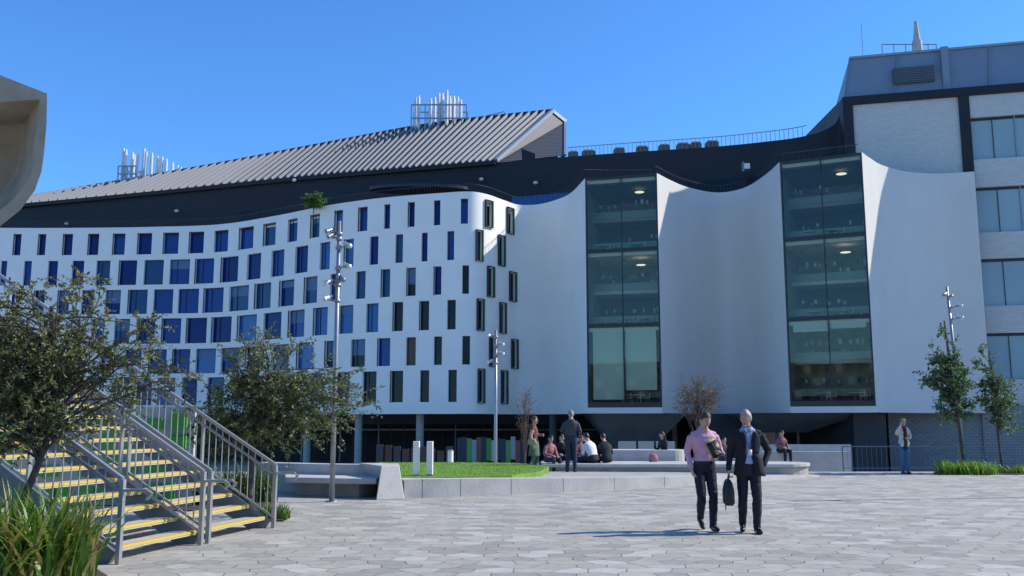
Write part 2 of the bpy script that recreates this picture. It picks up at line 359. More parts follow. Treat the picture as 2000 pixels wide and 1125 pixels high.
gry=cloth('grey_jacket',(.06,.06,.065)); dj=cloth('dark_jeans',(.02,.03,.06)); gh=mat('grey_hair',(.25,.24,.22),.6)
zg=.155
x=P(1116,900,27).x
person('standing_man',(x,27.0,zg),math.radians(170),1.80,J_(elL=(.27,.0,1.20),wrL=(.19,-.16,1.12),elR=(-.26,.03,1.17),wrR=(-.2,-.1,1.0),knL=(.10,-.03,.5),anL=(.12,.03,.09),anR=(-.10,.0,.09)),
   dict(top=gry,bottom=dj,shoe=shoe,hair='short',hairm=gh,bulk=1.08,sleeve=1.15),.012)
x=P(1044,900,26.8).x
skt=cloth('green_skirt',(.10,.16,.10)); ot=cloth('brown_top',(.16,.05,.04))
def exb(hb): 
    c=Vector((-.22,.0,.98)); hb.ell(c,(.06,.15,.12),mat('tan_bag',(.4,.3,.2),.6),10,8); hb.tube([(-.2,-.1,1.05),(-.13,-.02,1.46),(-.2,.1,1.05)],.01,mat('tan_bag',(.4,.3,.2),.6),5)
person('standing_woman',(x,26.8,zg),math.radians(70),1.62,J_(shL=(.155,.01,1.42),shR=(-.155,.01,1.42),elL=(.2,-.02,1.2),wrL=(.1,-.2,1.2),knL=(.08,-.05,.5),anL=(.08,-.08,.09),anR=(-.07,.14,.09)),
   dict(top=ot,arm=SK,farm=SK,bottom=skt,bottomtop=skt,calf=SK,dress=skt,shoe=brn,hair='bun',hairm=H_rd,female=True),.012,exb)
def seated(u,y,seat,yaw,H,top,bottom,hairm,hair='short',lean=.10,female=False,arm=None,name='seated_person',knee=0.0,sp=0.0):
    J=dict(pelvis=(0,0,.13),chest=(0,-lean*.9,.42),neck=(0,-lean*1.8,.63),head=(0,-lean*2.4,.785),hrot=(math.radians(12+lean*60),0,U(-.4,.4)),
      shL=(.165,-lean*1.6,.57),shR=(-.165,-lean*1.6,.57),elL=(.23,-lean*1.4-.05,.30),elR=(-.24,-lean*1.4-.02,.30),wrL=(.12,-.34,.24),wrR=(-.12,-.33,.26),hdL=(-.5,-.8,-.1),hdR=(.5,-.8,-.1),pnL=(0,0,-1),pnR=(0,0,-1),
      hipL=(.09,-.02,.11),hipR=(-.09,-.02,.11),knL=(.12+sp,-.46,.13+knee),knR=(-.12-sp,-.46,.13+knee),anL=(.12,-.46+knee*.4,.13-.42+knee*.8),anR=(-.12,-.44+knee*.4,.13-.42+knee*.8))
    x=P(u,895,y).x
    return person(name,(x,y,seat),yaw,H,J,dict(top=top,arm=arm or top,bottom=bottom,shoe=shoe,hair=hair,hairm=hairm,female=female,bulk=1.04,sleeve=1.1),.014)
wht=cloth('white_shirt',(.72,.72,.72)); rdp=cloth('rose_top',(.42,.16,.17)); bkt=cloth('black_top',(.015,.015,.018)); dpk=cloth('dusky_top',(.25,.10,.12))
R_=math.radians
seated(1071,27.9,.40,R_(35),1.62,rdp,dj,H_bk,'long',.06,True)
seated(1096,29.0,.40,R_(10),1.65,bkt,bkt,H_bk,'long',.05,True)
seated(1143,29.0,.40,R_(-20),1.68,bkt,dj,H_bk,'short',.06)
seated(1160,27.9,.40,R_(215),1.75,wht,nav,H_bk,'short',.14)
seated(1186,28.0,.40,R_(195),1.72,bkt,nav,H_bk,'short',.14)
seated(1130,28.6,.40,R_(40),1.60,dpk,dj,H_br,'long',.05,True)
seated(1299,30.0,.50,R_(-60),1.60,bkt,nav,H_bk,'long',.05,True)
seated(1525,33.1,.50,R_(20),1.62,dpk,nav,H_bk,'short',.05)
x=P(1414,870,33).x
person('standing_person',(x,33,-.62),R_(20),1.70,J_(),dict(top=gry,bottom=dj,shoe=shoe,hair='short',hairm=H_bk),.014)
mb=MB(); p=Vector((P(1272,890,29.3).x,28.9,.40)); rg=[]
for z,a,b in ((0,.13,.09),(.1,.15,.1),(.2,.12,.08),(.24,.08,.04)): rg.append([p+Vector((a*math.cos(q),b*math.sin(q),z)) for q in [2*math.pi*j/12 for j in range(12)]])
mb.loft(rg,rdp); mb.tube([p+Vector((-.06,0,.22)),p+Vector((0,0,.34)),p+Vector((.06,0,.22))],.01,rdp,6); mb.obj('handbag',None,True)
# ---------------------------------------------------------------- palette
def panelwall(name,c):
    m=mat(name,c,.55,var=.03,vscale=.35,bump=.12,bscale=6); nt=m.node_tree; b=nt.nodes['Principled BSDF']
    cr=[n for n in nt.nodes if n.type=='VALTORGB'][0]
    tc=[n for n in nt.nodes if n.type=='TEX_COORD'][0]
    sp=nt.nodes.new('ShaderNodeSeparateXYZ'); cb=nt.nodes.new('ShaderNodeCombineXYZ'); nt.links.new(tc.outputs['Object'],sp.inputs[0]); nt.links.new(sp.outputs['X'],cb.inputs['X']); nt.links.new(sp.outputs['Z'],cb.inputs['Y'])
    br=nt.nodes.new('ShaderNodeTexBrick'); nt.links.new(cb.outputs[0],br.inputs['Vector']); br.inputs['Scale'].default_value=1; br.inputs['Brick Width'].default_value=.5; br.inputs['Row Height'].default_value=.17; br.inputs['Mortar Size'].default_value=.01
    br.inputs['Color1'].default_value=(1,1,1,1); br.inputs['Color2'].default_value=(.985,.985,.985,1); br.inputs['Mortar'].default_value=(.94,.94,.94,1)
    mx=nt.nodes.new('ShaderNodeMix'); mx.data_type='RGBA'; mx.blend_type='MULTIPLY'; mx.inputs[0].default_value=1
    nt.links.new(cr.outputs['Color'],mx.inputs[6]); nt.links.new(br.outputs['Color'],mx.inputs[7]); nt.links.new(mx.outputs[2],b.inputs['Base Color']); return m
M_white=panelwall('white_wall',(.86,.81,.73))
M_white_shaded=panelwall('white_wall_shaded',(.68,.635,.575))  # darker copy of the white wall; right-hand walls' shade put into the colour
M_black=mat('black_brick',(.012,.012,.016),.65,var=.3,vscale=2)
M_frame=mat('dark_frame',(.02,.022,.025),.4)
M_conc=mat('concrete',(.40,.375,.33),.85,var=.14,vscale=2.5,bump=.3)
M_conc2=mat('light_concrete',(.50,.475,.43),.85,var=.12,vscale=2,bump=.3)
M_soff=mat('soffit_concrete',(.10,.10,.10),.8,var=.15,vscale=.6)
M_metal=mat('galvanised_steel',(.33,.34,.35),.42,.6,var=.12,vscale=4)
M_pipe=mat('white_pipe',(.72,.70,.68),.4,.2)
M_roofb=mat('roof_base',(.03,.03,.036),.6)
M_rib=mat('roof_rib',(.34,.34,.35),.5,.3)
M_louv=slatmat('louvre',(.02,.02,.025),(.12,.12,.13),.35)
M_louvh=slatmat('louvre_dark',(.03,.03,.04),(.12,.13,.15),.25)
M_clad=mat('metal_cladding',(.24,.27,.31),.5,.2,var=.05,vscale=.4)
M_brickw=brickmat('white_brick',(.64,.61,.55),(.57,.545,.49),(.45,.43,.40),.5,.2,.02)
M_brickd=brickmat('grey_brick',(.34,.325,.30),(.27,.26,.24),(.18,.175,.165),.62,.26,.03)
M_green=mat('green_fin',(.03,.13,.05),.5)
GL=[mat('glass_blue',(.010,.042,.21),.08,spec=.28),mat('glass_deep_blue',(.006,.018,.13),.08,spec=.2),  # blue tints paint the reflected sky into the pane colour
    mat('glass_mid_blue',(.016,.06,.15),.08,spec=.28),mat('glass_dark',(.012,.014,.018),.08,spec=.22),
    mat('glass_brown_reflection',(.10,.055,.04),.1,spec=.2),mat('glass_light',(.035,.12,.32),.1,spec=.3)]  # brown reflection painted into the pane's base colour
M_yel=mat('yellow_nosing',(.62,.42,.06),.6)
M_tread=mat('stair_tread',(.48,.455,.40),.8,var=.1,vscale=6)
M_trunk=mat('bark',(.10,.075,.055),.9,var=.3,vscale=12)
# ---------------------------------------------------------------- ground
mb=MB()
M_gnd=mat('ground_paving',(.27,.25,.21),.9,var=.1,vscale=1)
M_low=mat('lower_ground',(.42,.39,.34),.9,var=.1,vscale=.5)
prof=[(-3000,-.012),(31.2,-.012),(44,-3.5),(4000,-3.5)]
for (y0,z0),(y1,z1) in zip(prof,prof[1:]):
    mb.quad([(-4000,y0,z0),(4000,y0,z0),(4000,y1,z1),(-4000,y1,z1)],M_gnd if y1<32 else M_low)
mb.obj('ground')
JC={}
W=.42;Hh=.29
def jit(x,y):
    k=(round((x+26)/(W/2)),round((y-2)/(Hh/3)))
    if k not in JC: JC[k]=(U(-.065,.065),U(-.04,.04))
    a,b=JC[k]; return x+a,y+b
PV=[]
for i,(c) in enumerate([(.45,.415,.345),(.395,.36,.30),(.335,.305,.26),(.42,.38,.305),(.50,.465,.395)]):
    PV.append(mat('paver_%d'%i,c,.85,var=.10,vscale=7,bump=.25,bscale=60))
mb=MB()
for j in range(int((31-2)/Hh)):
    y=2+j*Hh
    for i in range(int(54/W)):
        x=-26+i*W+(j%2)*W/2
        pts=[]
        for dx,dy in ((0,2/3*Hh),(-W/2,Hh/3),(-W/2,-Hh/3),(0,-2/3*Hh),(W/2,-Hh/3),(W/2,Hh/3)):
            px,py=jit(x+dx,y+dy); cx=x-px; cy=y-py; L=math.hypot(cx,cy)
            pts.append((px+cx/L*.005,py+cy/L*.005,0.0))
        mb.quad(pts,random.choices(PV,[3,3,2,2.4,1.1])[0])
mb.obj('paving')
# ---------------------------------------------------------------- main building facade
ZT=26.5; ZB=2.5
def dep(v): return (ZT-CH)/ray(0,v)[1]
def FP(u,v): 
    p=P(u,v,dep(v)); return Vector((p.x,p.y))
def crom(pts,n=14):
    out=[]
    q=[pts[0]*2-pts[1]]+pts+[pts[-1]*2-pts[-2]]
    for i in range(1,len(q)-2):
        for k in range(n):
            t=k/n
            out.append(.5*((2*q[i])+(q[i+1]-q[i-1])*t+(2*q[i-1]-5*q[i]+4*q[i+1]-q[i+2])*t*t+(3*q[i]-q[i-1]-3*q[i+1]+q[i+2])*t**3))
    out.append(pts[-1].copy()); return out
L1=crom([FP(*p) for p in [(-330,436),(-150,442),(0,445),(150,445),(300,443),(430,438),(540,421),(640,401),(750,386),(860,377),(915,374),(950,379),(985,391),(1015,400),(1060,397.5),(1110,380),(1143,348)]])
L2=crom([FP(*p) for p in [(1283,338),(1310,352),(1345,366),(1400,376),(1450,368),(1490,345),(1523,316)]])
L3=crom([FP(*p) for p in [(1683,297),(1700,309),(1722,322),(1765,334),(1830,339),(1903,335)]])
bld=empty('university_building')
def findu(poly,u,v):
    r=ray(u,v)[0]
    for a,b in zip(poly,poly[1:]):
        ra=a.x/a.y; rb=b.x/b.y
        if (ra-r)*(rb-r)<=0 and rb!=ra:
            t=(r*a.y-a.x)/((b.x-a.x)-r*(b.y-a.y)); return a+(b-a)*t
    return None
D900=findu(L1,900,500).y
def zr(v): return P(900,v,D900).z
rows_px=[(388,437),(450,507),(518,574),(585,643),(656,712),(722,785)]
rows_z=[(zr(b),zr(a)) for a,b in rows_px]
rows=[
 [(-60,-48),(-14,-2),(32,46),(80,94),(128,146),(177,197),(225,248),(273,300),(323,352),(373,401),(421,448),(470,497),(517,540),(563,582),(608,625),(655,670),(701,718),(750,762),(798,810),(847,860),(900,914),(948,960),(990,1001)],
 [(-40,-28),(5,17),(50,65),(97,116),(144,167),(191,218),(236,270),(284,322),(334,373),(384,420),(434,467),(484,511),(531,556),(577,602),(625,645),(673,691),(722,739),(772,787),(823,835),(873,887),(930,941),(973,984)],
 [(-20,-5),(22,40),(70,90),(116,138),(162,186),(208,238),(253,290),(302,340),(350,390),(400,438),(449,487),(499,530),(547,575),(595,620),(645,665),(695,714),(745,762),(795,812),(848,862),(903,916),(952,963),(995,1006)],
 [(-10,8),(38,58),(86,108),(133,158),(180,206),(225,255),(270,304),(318,355),(366,405),(415,453),(465,502),(515,550),(564,595),(613,640),(662,690),(715,739),(768,787),(820,838),(873,890),(932,943),(976,986)],
 [(10,30),(58,80),(105,128),(152,177),(198,226),(245,277),(292,326),(338,372),(383,422),(432,468),(480,514),(530,564),(580,613),(635,660),(685,713),(738,762),(793,812),(847,863),(903,918),(956,967),(999,1009)],
 [(-15,5),(32,54),(80,104),(128,154),(176,204),(222,252),(265,297),(310,342),(355,385),(405,437),(455,485),(505,536),(556,585),(605,634),(655,683),(708,735),(763,787),(820,838),(875,892),(934,944),(979,989)]]
def facade(poly,wins,name,MW):
    S=[0]
    for a,b in zip(poly,poly[1:]): S.append(S[-1]+(b-a).length)
    def at(s):
        s=max(0,min(S[-1],s))
        lo,hi=0,len(S)-1
        while hi-lo>1:
            m=(lo+hi)//2
            if S[m]<=s: lo=m
            else: hi=m
        t=(s-S[lo])/max(1e-9,S[hi]-S[lo]); return poly[lo]+(poly[hi]-poly[lo])*t
    def sof(u,v):
        r=ray(u,v)[0]
        for i,(a,b) in enumerate(zip(poly,poly[1:])):
            ra=a.x/a.y; rb=b.x/b.y
            if (ra-r)*(rb-r)<=0 and rb!=ra:
                t=(r*a.y-a.x)/((b.x-a.x)-r*(b.y-a.y)); return S[i]+t*(S[i+1]-S[i])
        return None
    WN=[]
    for ri,row in enumerate(wins):
        vm=sum(rows_px[ri])/2
        for u0,u1 in row:
            a=sof(u0,vm); b=sof(u1,vm)
            if a is None or b is None or b-a<.2: continue
            WN.append((a,b,ri,(u0+u1)/2))
    br=sorted(set([round(s,4) for s in S]+[round(x,4) for w in WN for x in w[:2]]))
    zz=[ZB]
    if wins:
        for zb,zt in reversed(rows_z): zz+=[zb,zt]
    zz.append(ZT)
    mb=MB(); n=len(zz); mi=mb.mi(MW)
    for s in br:
        p=at(s)
        for z in zz: mb.v.append((p.x,p.y,z))
    for i in range(len(br)-1):
        sm=(br[i]+br[i+1])/2
        for k in range(n-1):
            if wins and k%2==1:
                ri=5-(k-1)//2
                if any(w[2]==ri and w[0]<sm<w[1] for w in WN): continue
            a=i*n+k; mb.f.append((a,a+n,a+n+1,a+1)); mb.m.append(mi)
    th=.45
    for i in range(len(poly)-1):
        a,b=poly[i],poly[i+1]
        mb.quad([(a.x,a.y,ZT),(b.x,b.y,ZT),(b.x,b.y+th,ZT),(a.x,a.y+th,ZT)],MW)
        mb.quad([(a.x,a.y+th,ZT),(b.x,b.y+th,ZT),(b.x,b.y+th,ZT-1.2),(a.x,a.y+th,ZT-1.2)],MW)
    mb.obj(name,bld,True)
    wb=MB()
    for a,b,ri,uc in WN:
        z0,z1=rows_z[ri]; p=at(a);q=at(b); t=(q-p).normalized(); nin=Vector((-t.y,t.x))
        if nin.y<0: nin=-nin
        dpt=.38; pi=p+nin*dpt; qi=q+nin*dpt
        A=lambda P2,z:(P2.x,P2.y,z)
        wb.quad([A(p,z0),A(q,z0),A(qi,z0),A(pi,z0)],MW); wb.quad([A(p,z1),A(pi,z1),A(qi,z1),A(q,z1)],MW)
        wb.quad([A(p,z0),A(pi,z0),A(pi,z1),A(p,z1)],MW); wb.quad([A(q,z0),A(q,z1),A(qi,z1),A(qi,z0)],MW)
        if uc>925: g=GL[random.choice([2,3,3,3])]
        elif ri>=2 and uc>765: g=GL[random.choice([4,3,3,1,3] if ri<4 else [3,3,3,4])]
        elif ri>=4 and uc>640: g=GL[random.choice([3,3,1,0])]
        elif uc<480: g=GL[random.choices([0,1,2,5],[4,4,1,.6])[0]]
        else: g=GL[random.choices([0,1,2,5],[4,2.5,1,1.5])[0]]
        wb.quad([A(pi,z0),A(qi,z0),A(qi,z1),A(pi,z1)],g)
        fw=.07; up=Vector((0,0,1)); t3=Vector((t.x,t.y,0)); n3=Vector((nin.x,nin.y,0))
        def bar(s0,s1,za,zb,m=M_frame,off=dpt-.05,th=.04):
            c=p+t*((s0+s1)/2)+nin*off
            wb.box((c.x,c.y,(za+zb)/2),(t3*(s1-s0)/2,n3*th,up*(zb-za)/2),m)
        L=b-a
        bar(0,fw,z0,z1);bar(L-fw,L,z0,z1);bar(fw,L-fw,z0,z0+fw);bar(fw,L-fw,z1-fw,z1)
        if L>1.4 and R()<.4: bar(L*.32,L*.32+.05,z0+fw,z1-fw)
        if L>1.0 and R()<.18:
            hh=(z1-z0)*U(.25,.6); bar(fw,L-fw,z1-fw-hh,z1-fw,mat('blind_blue',(.08,.15,.27),.5),dpt-.012,.008)
        if R()<.5: bar(-.05,0.03,z0-.02,z1+.02,M_frame,-.03,.05)
        if uc>925:
            bar(-.10,.0,z0-.08,z1+.08,M_frame,-.10,.14); bar(L,L+.12,z0-.08,z1+.08,M_green,-.10,.14)
            bar(-.10,L+.12,z1+.08,z1+.14,M_frame,-.10,.14); bar(-.10,L+.12,z0-.14,z0-.08,M_frame,-.10,.14)
    if WN: wb.obj(name+'_windows',bld)
facade(L1,rows,'white_wall_wing',M_white); facade(L2,[],'white_wall_curved',M_white_shaded); facade(L3,[],'white_wall_end',M_white_shaded)
ALL=L1+L2+L3
mb=MB()
for a,b in zip(ALL,ALL[1:]):
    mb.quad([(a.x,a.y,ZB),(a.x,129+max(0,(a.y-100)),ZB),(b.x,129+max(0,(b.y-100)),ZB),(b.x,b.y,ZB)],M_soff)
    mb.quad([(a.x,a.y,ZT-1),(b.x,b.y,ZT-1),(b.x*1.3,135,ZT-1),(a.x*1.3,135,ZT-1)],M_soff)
mb.obj('slabs',bld)
M_bay=clearglass('bay_glass',(.86,.90,.82),.04)
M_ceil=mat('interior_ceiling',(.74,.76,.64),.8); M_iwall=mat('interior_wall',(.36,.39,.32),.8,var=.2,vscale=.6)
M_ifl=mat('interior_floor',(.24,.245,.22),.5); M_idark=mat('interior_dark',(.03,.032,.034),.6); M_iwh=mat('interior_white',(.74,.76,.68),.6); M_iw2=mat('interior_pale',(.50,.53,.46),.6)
M_lamp=mat('ceiling_lamp',(1,.93,.70),.5,emit=1.0); M_blind=mat('roller_blind',(.58,.70,.64),.7); M_bal=mat('balustrade',(.20,.23,.20),.3)
def bay(a,b,name,blind):
    a=Vector((a.x,a.y,0)); b=Vector((b.x,b.y,0)); t=(b-a).normalized(); n=Vector((-t.y,t.x,0)); L=(b-a).length; up=Vector((0,0,1))
    fr=MB(); gl=MB(); it=MB()
    z0=3.55; zt=ZT-.05; hs=(zt-z0)/3
    def bx(m,s0,s1,o0,o1,za,zb,mt): m.box(a+t*(s0+s1)/2+n*(o0+o1)/2+up*(za+zb)/2,(t*(s1-s0)/2,n*(o1-o0)/2,up*(zb-za)/2),mt)
    bx(fr,0,L,-.02,.3,ZB+.55,z0,M_frame)
    bx(fr,-.02,L+.02,-.06,.5,ZB-.02,ZB+.55,M_white_shaded)
    for s in (0.0,L-.16): bx(fr,s,s+.16,-.1,.25,z0,zt,M_frame)
    bx(fr,L/2-.05,L/2+.05,-.06,.16,z0,zt-.2,M_frame)
    bx(fr,.16,L-.16,-.1,.25,zt-.2,zt,M_frame)
    for k in (1,2): bx(fr,.16,L-.16,-.08,.3,z0+k*hs-.17,z0+k*hs+.17,M_frame)
    gl.quad([a+t*.1+up*z0,a+t*(L-.1)+up*z0,a+t*(L-.1)+up*zt,a+t*.1+up*zt],M_bay)
    DI=8
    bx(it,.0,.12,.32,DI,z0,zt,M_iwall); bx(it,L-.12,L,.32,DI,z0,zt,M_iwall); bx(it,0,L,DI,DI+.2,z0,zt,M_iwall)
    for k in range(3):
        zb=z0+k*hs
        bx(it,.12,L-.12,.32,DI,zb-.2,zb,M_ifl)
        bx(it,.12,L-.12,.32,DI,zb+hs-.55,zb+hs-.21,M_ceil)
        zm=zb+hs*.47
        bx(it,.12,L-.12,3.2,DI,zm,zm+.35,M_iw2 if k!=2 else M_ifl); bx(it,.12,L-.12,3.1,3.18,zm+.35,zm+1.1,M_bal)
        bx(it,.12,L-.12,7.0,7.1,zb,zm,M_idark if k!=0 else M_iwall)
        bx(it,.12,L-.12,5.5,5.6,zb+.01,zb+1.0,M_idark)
        bx(it,.12,L-.12,2.0,2.05,zb+.5,zb+1.15,M_bal)
        for r_ in range(4):
            zq=(zb+.7,zm+1.25,zm+2.1,zb+2.0)[r_]
            for i in range(13):
                if R()<.7:
                    s=.6+i*(L-1.2)/12+U(-.12,.12); o=U(3.4,6) if r_!=0 else U(2.2,4); w=U(.07,.15)
                    bx(it,s-w,s+w,o,o+.1,zq-.2,zq+U(.1,.3),M_iw2 if R()<.7 else M_idark)
        for i in range(16):
            s=U(.6,L-.6); o=U(.6,7); c=a+t*s+n*o+up*(zb+hs-.58)
            w=.09; it.box(c,(t*w,n*w,up*.02),M_idark if R()<.5 else M_iwh)
        for s,o in ((L*.72,2.0),) if k else ():
            c=a+t*s+n*o+up*(zb+hs-1.3); it.ell(c,(.5,.5,.05),M_lamp,16,6)
        for i in range(4):
            s=U(1,L-1); o=U(.8,1.6); c=a+t*s+n*o
            it.box(c+up*(zb+.75),(t*.5,n*.35,up*.02),M_iwh); it.beam(c+up*zb,c+up*(zb+.73),.06,.06,M_metal,up=(1,0,0))
            it.box(c+t*.7+up*(zb+.45),(t*.2,n*.2,up*.02),M_iwh); it.box(c+t*.9+up*(zb+.7),(t*.02,n*.2,up*.25),M_iwh)
            for e in (-.15,.15): it.beam(c+t*(.7+e)+up*zb,c+t*(.7+e)+up*(zb+.43),.03,.03,M_metal,up=(1,0,0))
    if blind:
        bx(it,.5,L/2-.1,.4,.43,z0+.3,z0+hs-.5,M_blind); bx(it,L/2+.1,L-.5,.4,.43,z0+1.2,z0+hs-.5,M_blind)
    else:
        bx(it,.5,L/2-.1,.4,.43,z0+hs-1.2,z0+hs-.5,M_blind); bx(it,L/2+.1,L-.5,.4,.43,z0+hs-1.0,z0+hs-.5,M_blind)
    fr.obj(name+'_frame',bld); gl.obj(name+'_glass',bld); it.obj(name+'_interior',bld)
bay(L1[-1],L2[0],'glass_bay',True); bay(L2[-1],L3[0],'glass_bay_tall',False)
eave=[(-330,430,138),(-100,414,131),(20,404,127),(300,378,122),(560,352,118),(760,335,115),(968,318,112),(1110,306,109),(1250,296,106),(1400,286,103),(1500,276,101),(1560,268,99.5),(1605,256,98.5),(1635,236,98),(1647,190,97.5)]
ev=crom([P(*e) for e in eave],8)
mb=MB()
for a,b in zip(ev,ev[1:]):
    mb.quad([(a.x,a.y,ZT-1),(b.x,b.y,ZT-1),tuple(b),tuple(a)],M_black)
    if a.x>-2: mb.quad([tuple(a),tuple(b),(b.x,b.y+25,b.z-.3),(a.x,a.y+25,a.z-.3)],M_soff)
for (u0,u1,va,vb) in ((1000,1140,373,392),(1335,1485,343,372),(700,915,352,376),(470,600,398,418)):
    k=14
    for i in range(k):
        u=u0+(u1-u0)*i/k; u2=u0+(u1-u0)*(i+.93)/k
        pa=findu([Vector((e.x,e.y)) for e in ev],u,va); pb=findu([Vector((e.x,e.y)) for e in ev],u2,va)
        if pa and pb:
            za=26.4; zb=29.2
            mb.quad([(pa.x,pa.y-.1,za),(pb.x,pb.y-.1,za),(pb.x,pb.y-.1,zb),(pa.x,pa.y-.1,zb)],GL[5] if u0 in(1000,) else GL[3])
mb.obj('upper_storey',bld)
lo=crom([P(*e) for e in [(-330,429.5,138),(-100,413.5,131),(20,403.5,127),(300,377.5,122),(560,351.5,118),(760,334.5,115),(968,317.5,112)]],12)
hi=crom([P(*e) for e in [(-250,425,148),(-30,400,142),(110,378,139),(390,330,134),(640,283,131),(850,245,128),(1080,219,125)]],12)
mb=MB()
def samp(c,t):
    x=t*(len(c)-1); i=min(int(x),len(c)-2); return c[i]+(c[i+1]-c[i])*(x-i)
for i in range(len(lo)-1):
    mb.quad([lo[i],lo[i+1],hi[i+1],hi[i]],M_roofb)
    a,b=hi[i],hi[i+1]; mb.quad([a,b,b+Vector((2,14,-8)),a+Vector((2,14,-8))],M_roofb)
    a,b=lo[i],lo[i+1]; mb.beam(a+Vector((0,-.3,-.1)),b+Vector((0,-.3,-.1)),.5,.5,M_black)
NR=96
for i in range(NR+1):
    a=samp(lo,i/NR);b=samp(hi,i/NR); o=Vector((0,-.1,.25)); mb.beam(a+o,b+o,.17,.55,M_rib)
for i in range(len(hi)-1): mb.beam(hi[i]+Vector((0,0,.2)),hi[i+1]+Vector((0,0,.2)),.5,.45,M_roofb)
mb.obj('roof',bld)
mb=MB()
A=P(968,318,112);B=P(1080,219,125);C=P(1104,238,127);D=P(1104,303,114);E=P(1045,312,113)
mb.quad([A,D,C,B],M_louv)
mb.beam(B,C,.5,.5,M_rib);mb.beam(C,D,.3,.3,M_rib);mb.beam(A+Vector((0,-.3,.2)),B+Vector((0,-.3,.2)),.6,.45,M_clad)
mb.quad([P(1020,318,111),P(1045,316,111),P(1045,300,111),P(1018,290,111)],M_black)
mb.quad([C,D,D+Vector((0,22,0)),C+Vector((0,22,0))],M_clad)
def stacks(lst,base_v,d,frame):
    for u,vt,w in lst:
        p=P(u,base_v,d);q=P(u,vt,d); q.x=p.x; yy=U(-1.2,1.2); r=w*d/1800/2
        mb.tube([(p.x,d+yy,p.z-2),(p.x,d+yy,q.z-.35),(p.x,d+yy,q.z-.34),(p.x,d+yy,q.z)],[r,r,r*.72,r*.72],M_pipe,10)
    u0,u1,va,vb=frame
    for v in (va,vb):
        for yy in (-1.6,1.6): 
            p=P(u0,v,d);q=P(u1,v,d);mb.beam((p.x,d+yy,p.z),(q.x,d+yy,p.z),.18,.18,M_metal)
    for i in range(5):
        u=u0+(u1-u0)*i/4;p=P(u,va,d);q=P(u,base_v,d)
        for yy in (-1.6,1.6): mb.beam((p.x,d+yy,p.z),(p.x,d+yy,q.z-2),.14,.14,M_metal,up=(1,0,0))
stacks([(811,188,8),(818,190,7),(841,195,8),(847,184,7),(857,183,7),(863,182,8),(873,181,7),(878,188,7),(886,190,8),(893,184,6),(899,190,6)],243,128,(806,912,212,238))
stacks([(243,293,6),(249,296,6),(256,299,6),(262,301,6),(269,303,6),(281,292,7),(288,299,6),(298,301,6),(305,305,6),(312,306,6),(320,310,6),(328,314,6),(335,317,6),(342,320,6),(348,323,6)],352,136,(240,275,330,345))
p=P(912,235,128);q=P(985,218,127)
mb.beam(p,q,.1,.1,M_metal);mb.beam(p+Vector((0,0,-.6)),q+Vector((0,0,-.6)),.08,.08,M_metal)
for i in range(8):
    a=p+(q-p)*i/7; mb.beam(a,a+Vector((0,0,-1.3)),.08,.08,M_metal,up=(1,0,0))
mb.obj('roof_plant',bld)
mb=MB()
def rail(poly,h,sp,m,z=None,th=.035):
    acc=0
    for a,b in zip(poly,poly[1:]):
        L=(b-a).length
        mb.beam(a+Vector((0,0,h)),b+Vector((0,0,h)),th*1.6,th*1.6,m)
        s=acc
        while s<L:
            p=a+(b-a)*(s/L); mb.beam(p,p+Vector((0,0,h)),th,th,m,up=(1,0,0)); s+=sp
        acc=s-L
rail([Vector((p.x,p.y+1.2,ZT-.2)) for p in L1[::2]],1.35,.32,M_frame)
rail([Vector((p.x,p.y+.8,ZT-.2)) for p in L2[::3]],1.2,.4,M_frame)
rail([Vector((p.x,p.y+.8,ZT-.2)) for p in [L2[-1]+(L3[0]-L2[-1])*k/4 for k in range(5)]],1.2,.3,M_frame)
rail([Vector((L1[-1].x+(L2[0].x-L1[-1].x)*k/8,L1[-1].y+1+1.2*math.sin(math.pi*k/8),ZT+.3*math.sin(math.pi*k/8))) for k in range(9)],1.2,.3,M_frame)
rail([p+Vector((0,.5,0)) for p in ev if p.x>6 and p.x<33],1.3,.5,mat('grey_rail',(.25,.27,.3),.5),th=.045)
M_crate=mat('roof_planter',(.16,.12,.09),.8)
for u,w in ((1120,22),(1150,30),(1210,24),(1255,26),(1298,24),(1335,28),(1360,24),(1392,28)):
    v=303-(u-1110)*.075
    p=P(u,v,112); mb.abox(p.x-w*.028,p.x+w*.028,112,113,p.z-1.2,p.z+.35,M_crate); mb.abox(p.x-w*.022,p.x+w*.022,111.9,113.1,p.z+.35,p.z+.5,M_conc)
def disc(cx,cy,z,rx,ry,h,m,n=28):
    r0=[(cx+rx*math.cos(2*math.pi*i/n),cy+ry*math.sin(2*math.pi*i/n),z) for i in range(n)]
    mb.loft([r0,[(x,y,z+h) for x,y,_ in r0]],m)
disc(P(815,355,106).x,108,29.2,6.0,2.0,.35,M_frame)
p=P(1457,331,99); mb.abox(p.x-.35,p.x+.35,98.6,99.2,p.z,p.z+.6,M_white); mb.abox(p.x-.45,p.x-.3,98.6,99.2,p.z-.3,p.z+.75,M_metal)
for u,v in ((345,412),(130,437),(940,350),(575,352),(1046,357)):
    p=P(u,v,findu([Vector((e.x,e.y)) for e in ev],u,v).y-.6); mb.ell(p,(.3,.3,.2),M_white,10,6)
mb.obj('roof_railings',bld)
mb=MB()
GZ=-3.5
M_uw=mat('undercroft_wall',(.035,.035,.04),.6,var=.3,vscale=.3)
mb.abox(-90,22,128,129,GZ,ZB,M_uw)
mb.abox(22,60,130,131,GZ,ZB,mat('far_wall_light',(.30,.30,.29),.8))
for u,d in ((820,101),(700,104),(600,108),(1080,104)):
    x=P(u,850,d).x; mb.tube([(x,d,GZ),(x,d,ZB)],.42,M_conc if u!=1080 else M_soff,16)
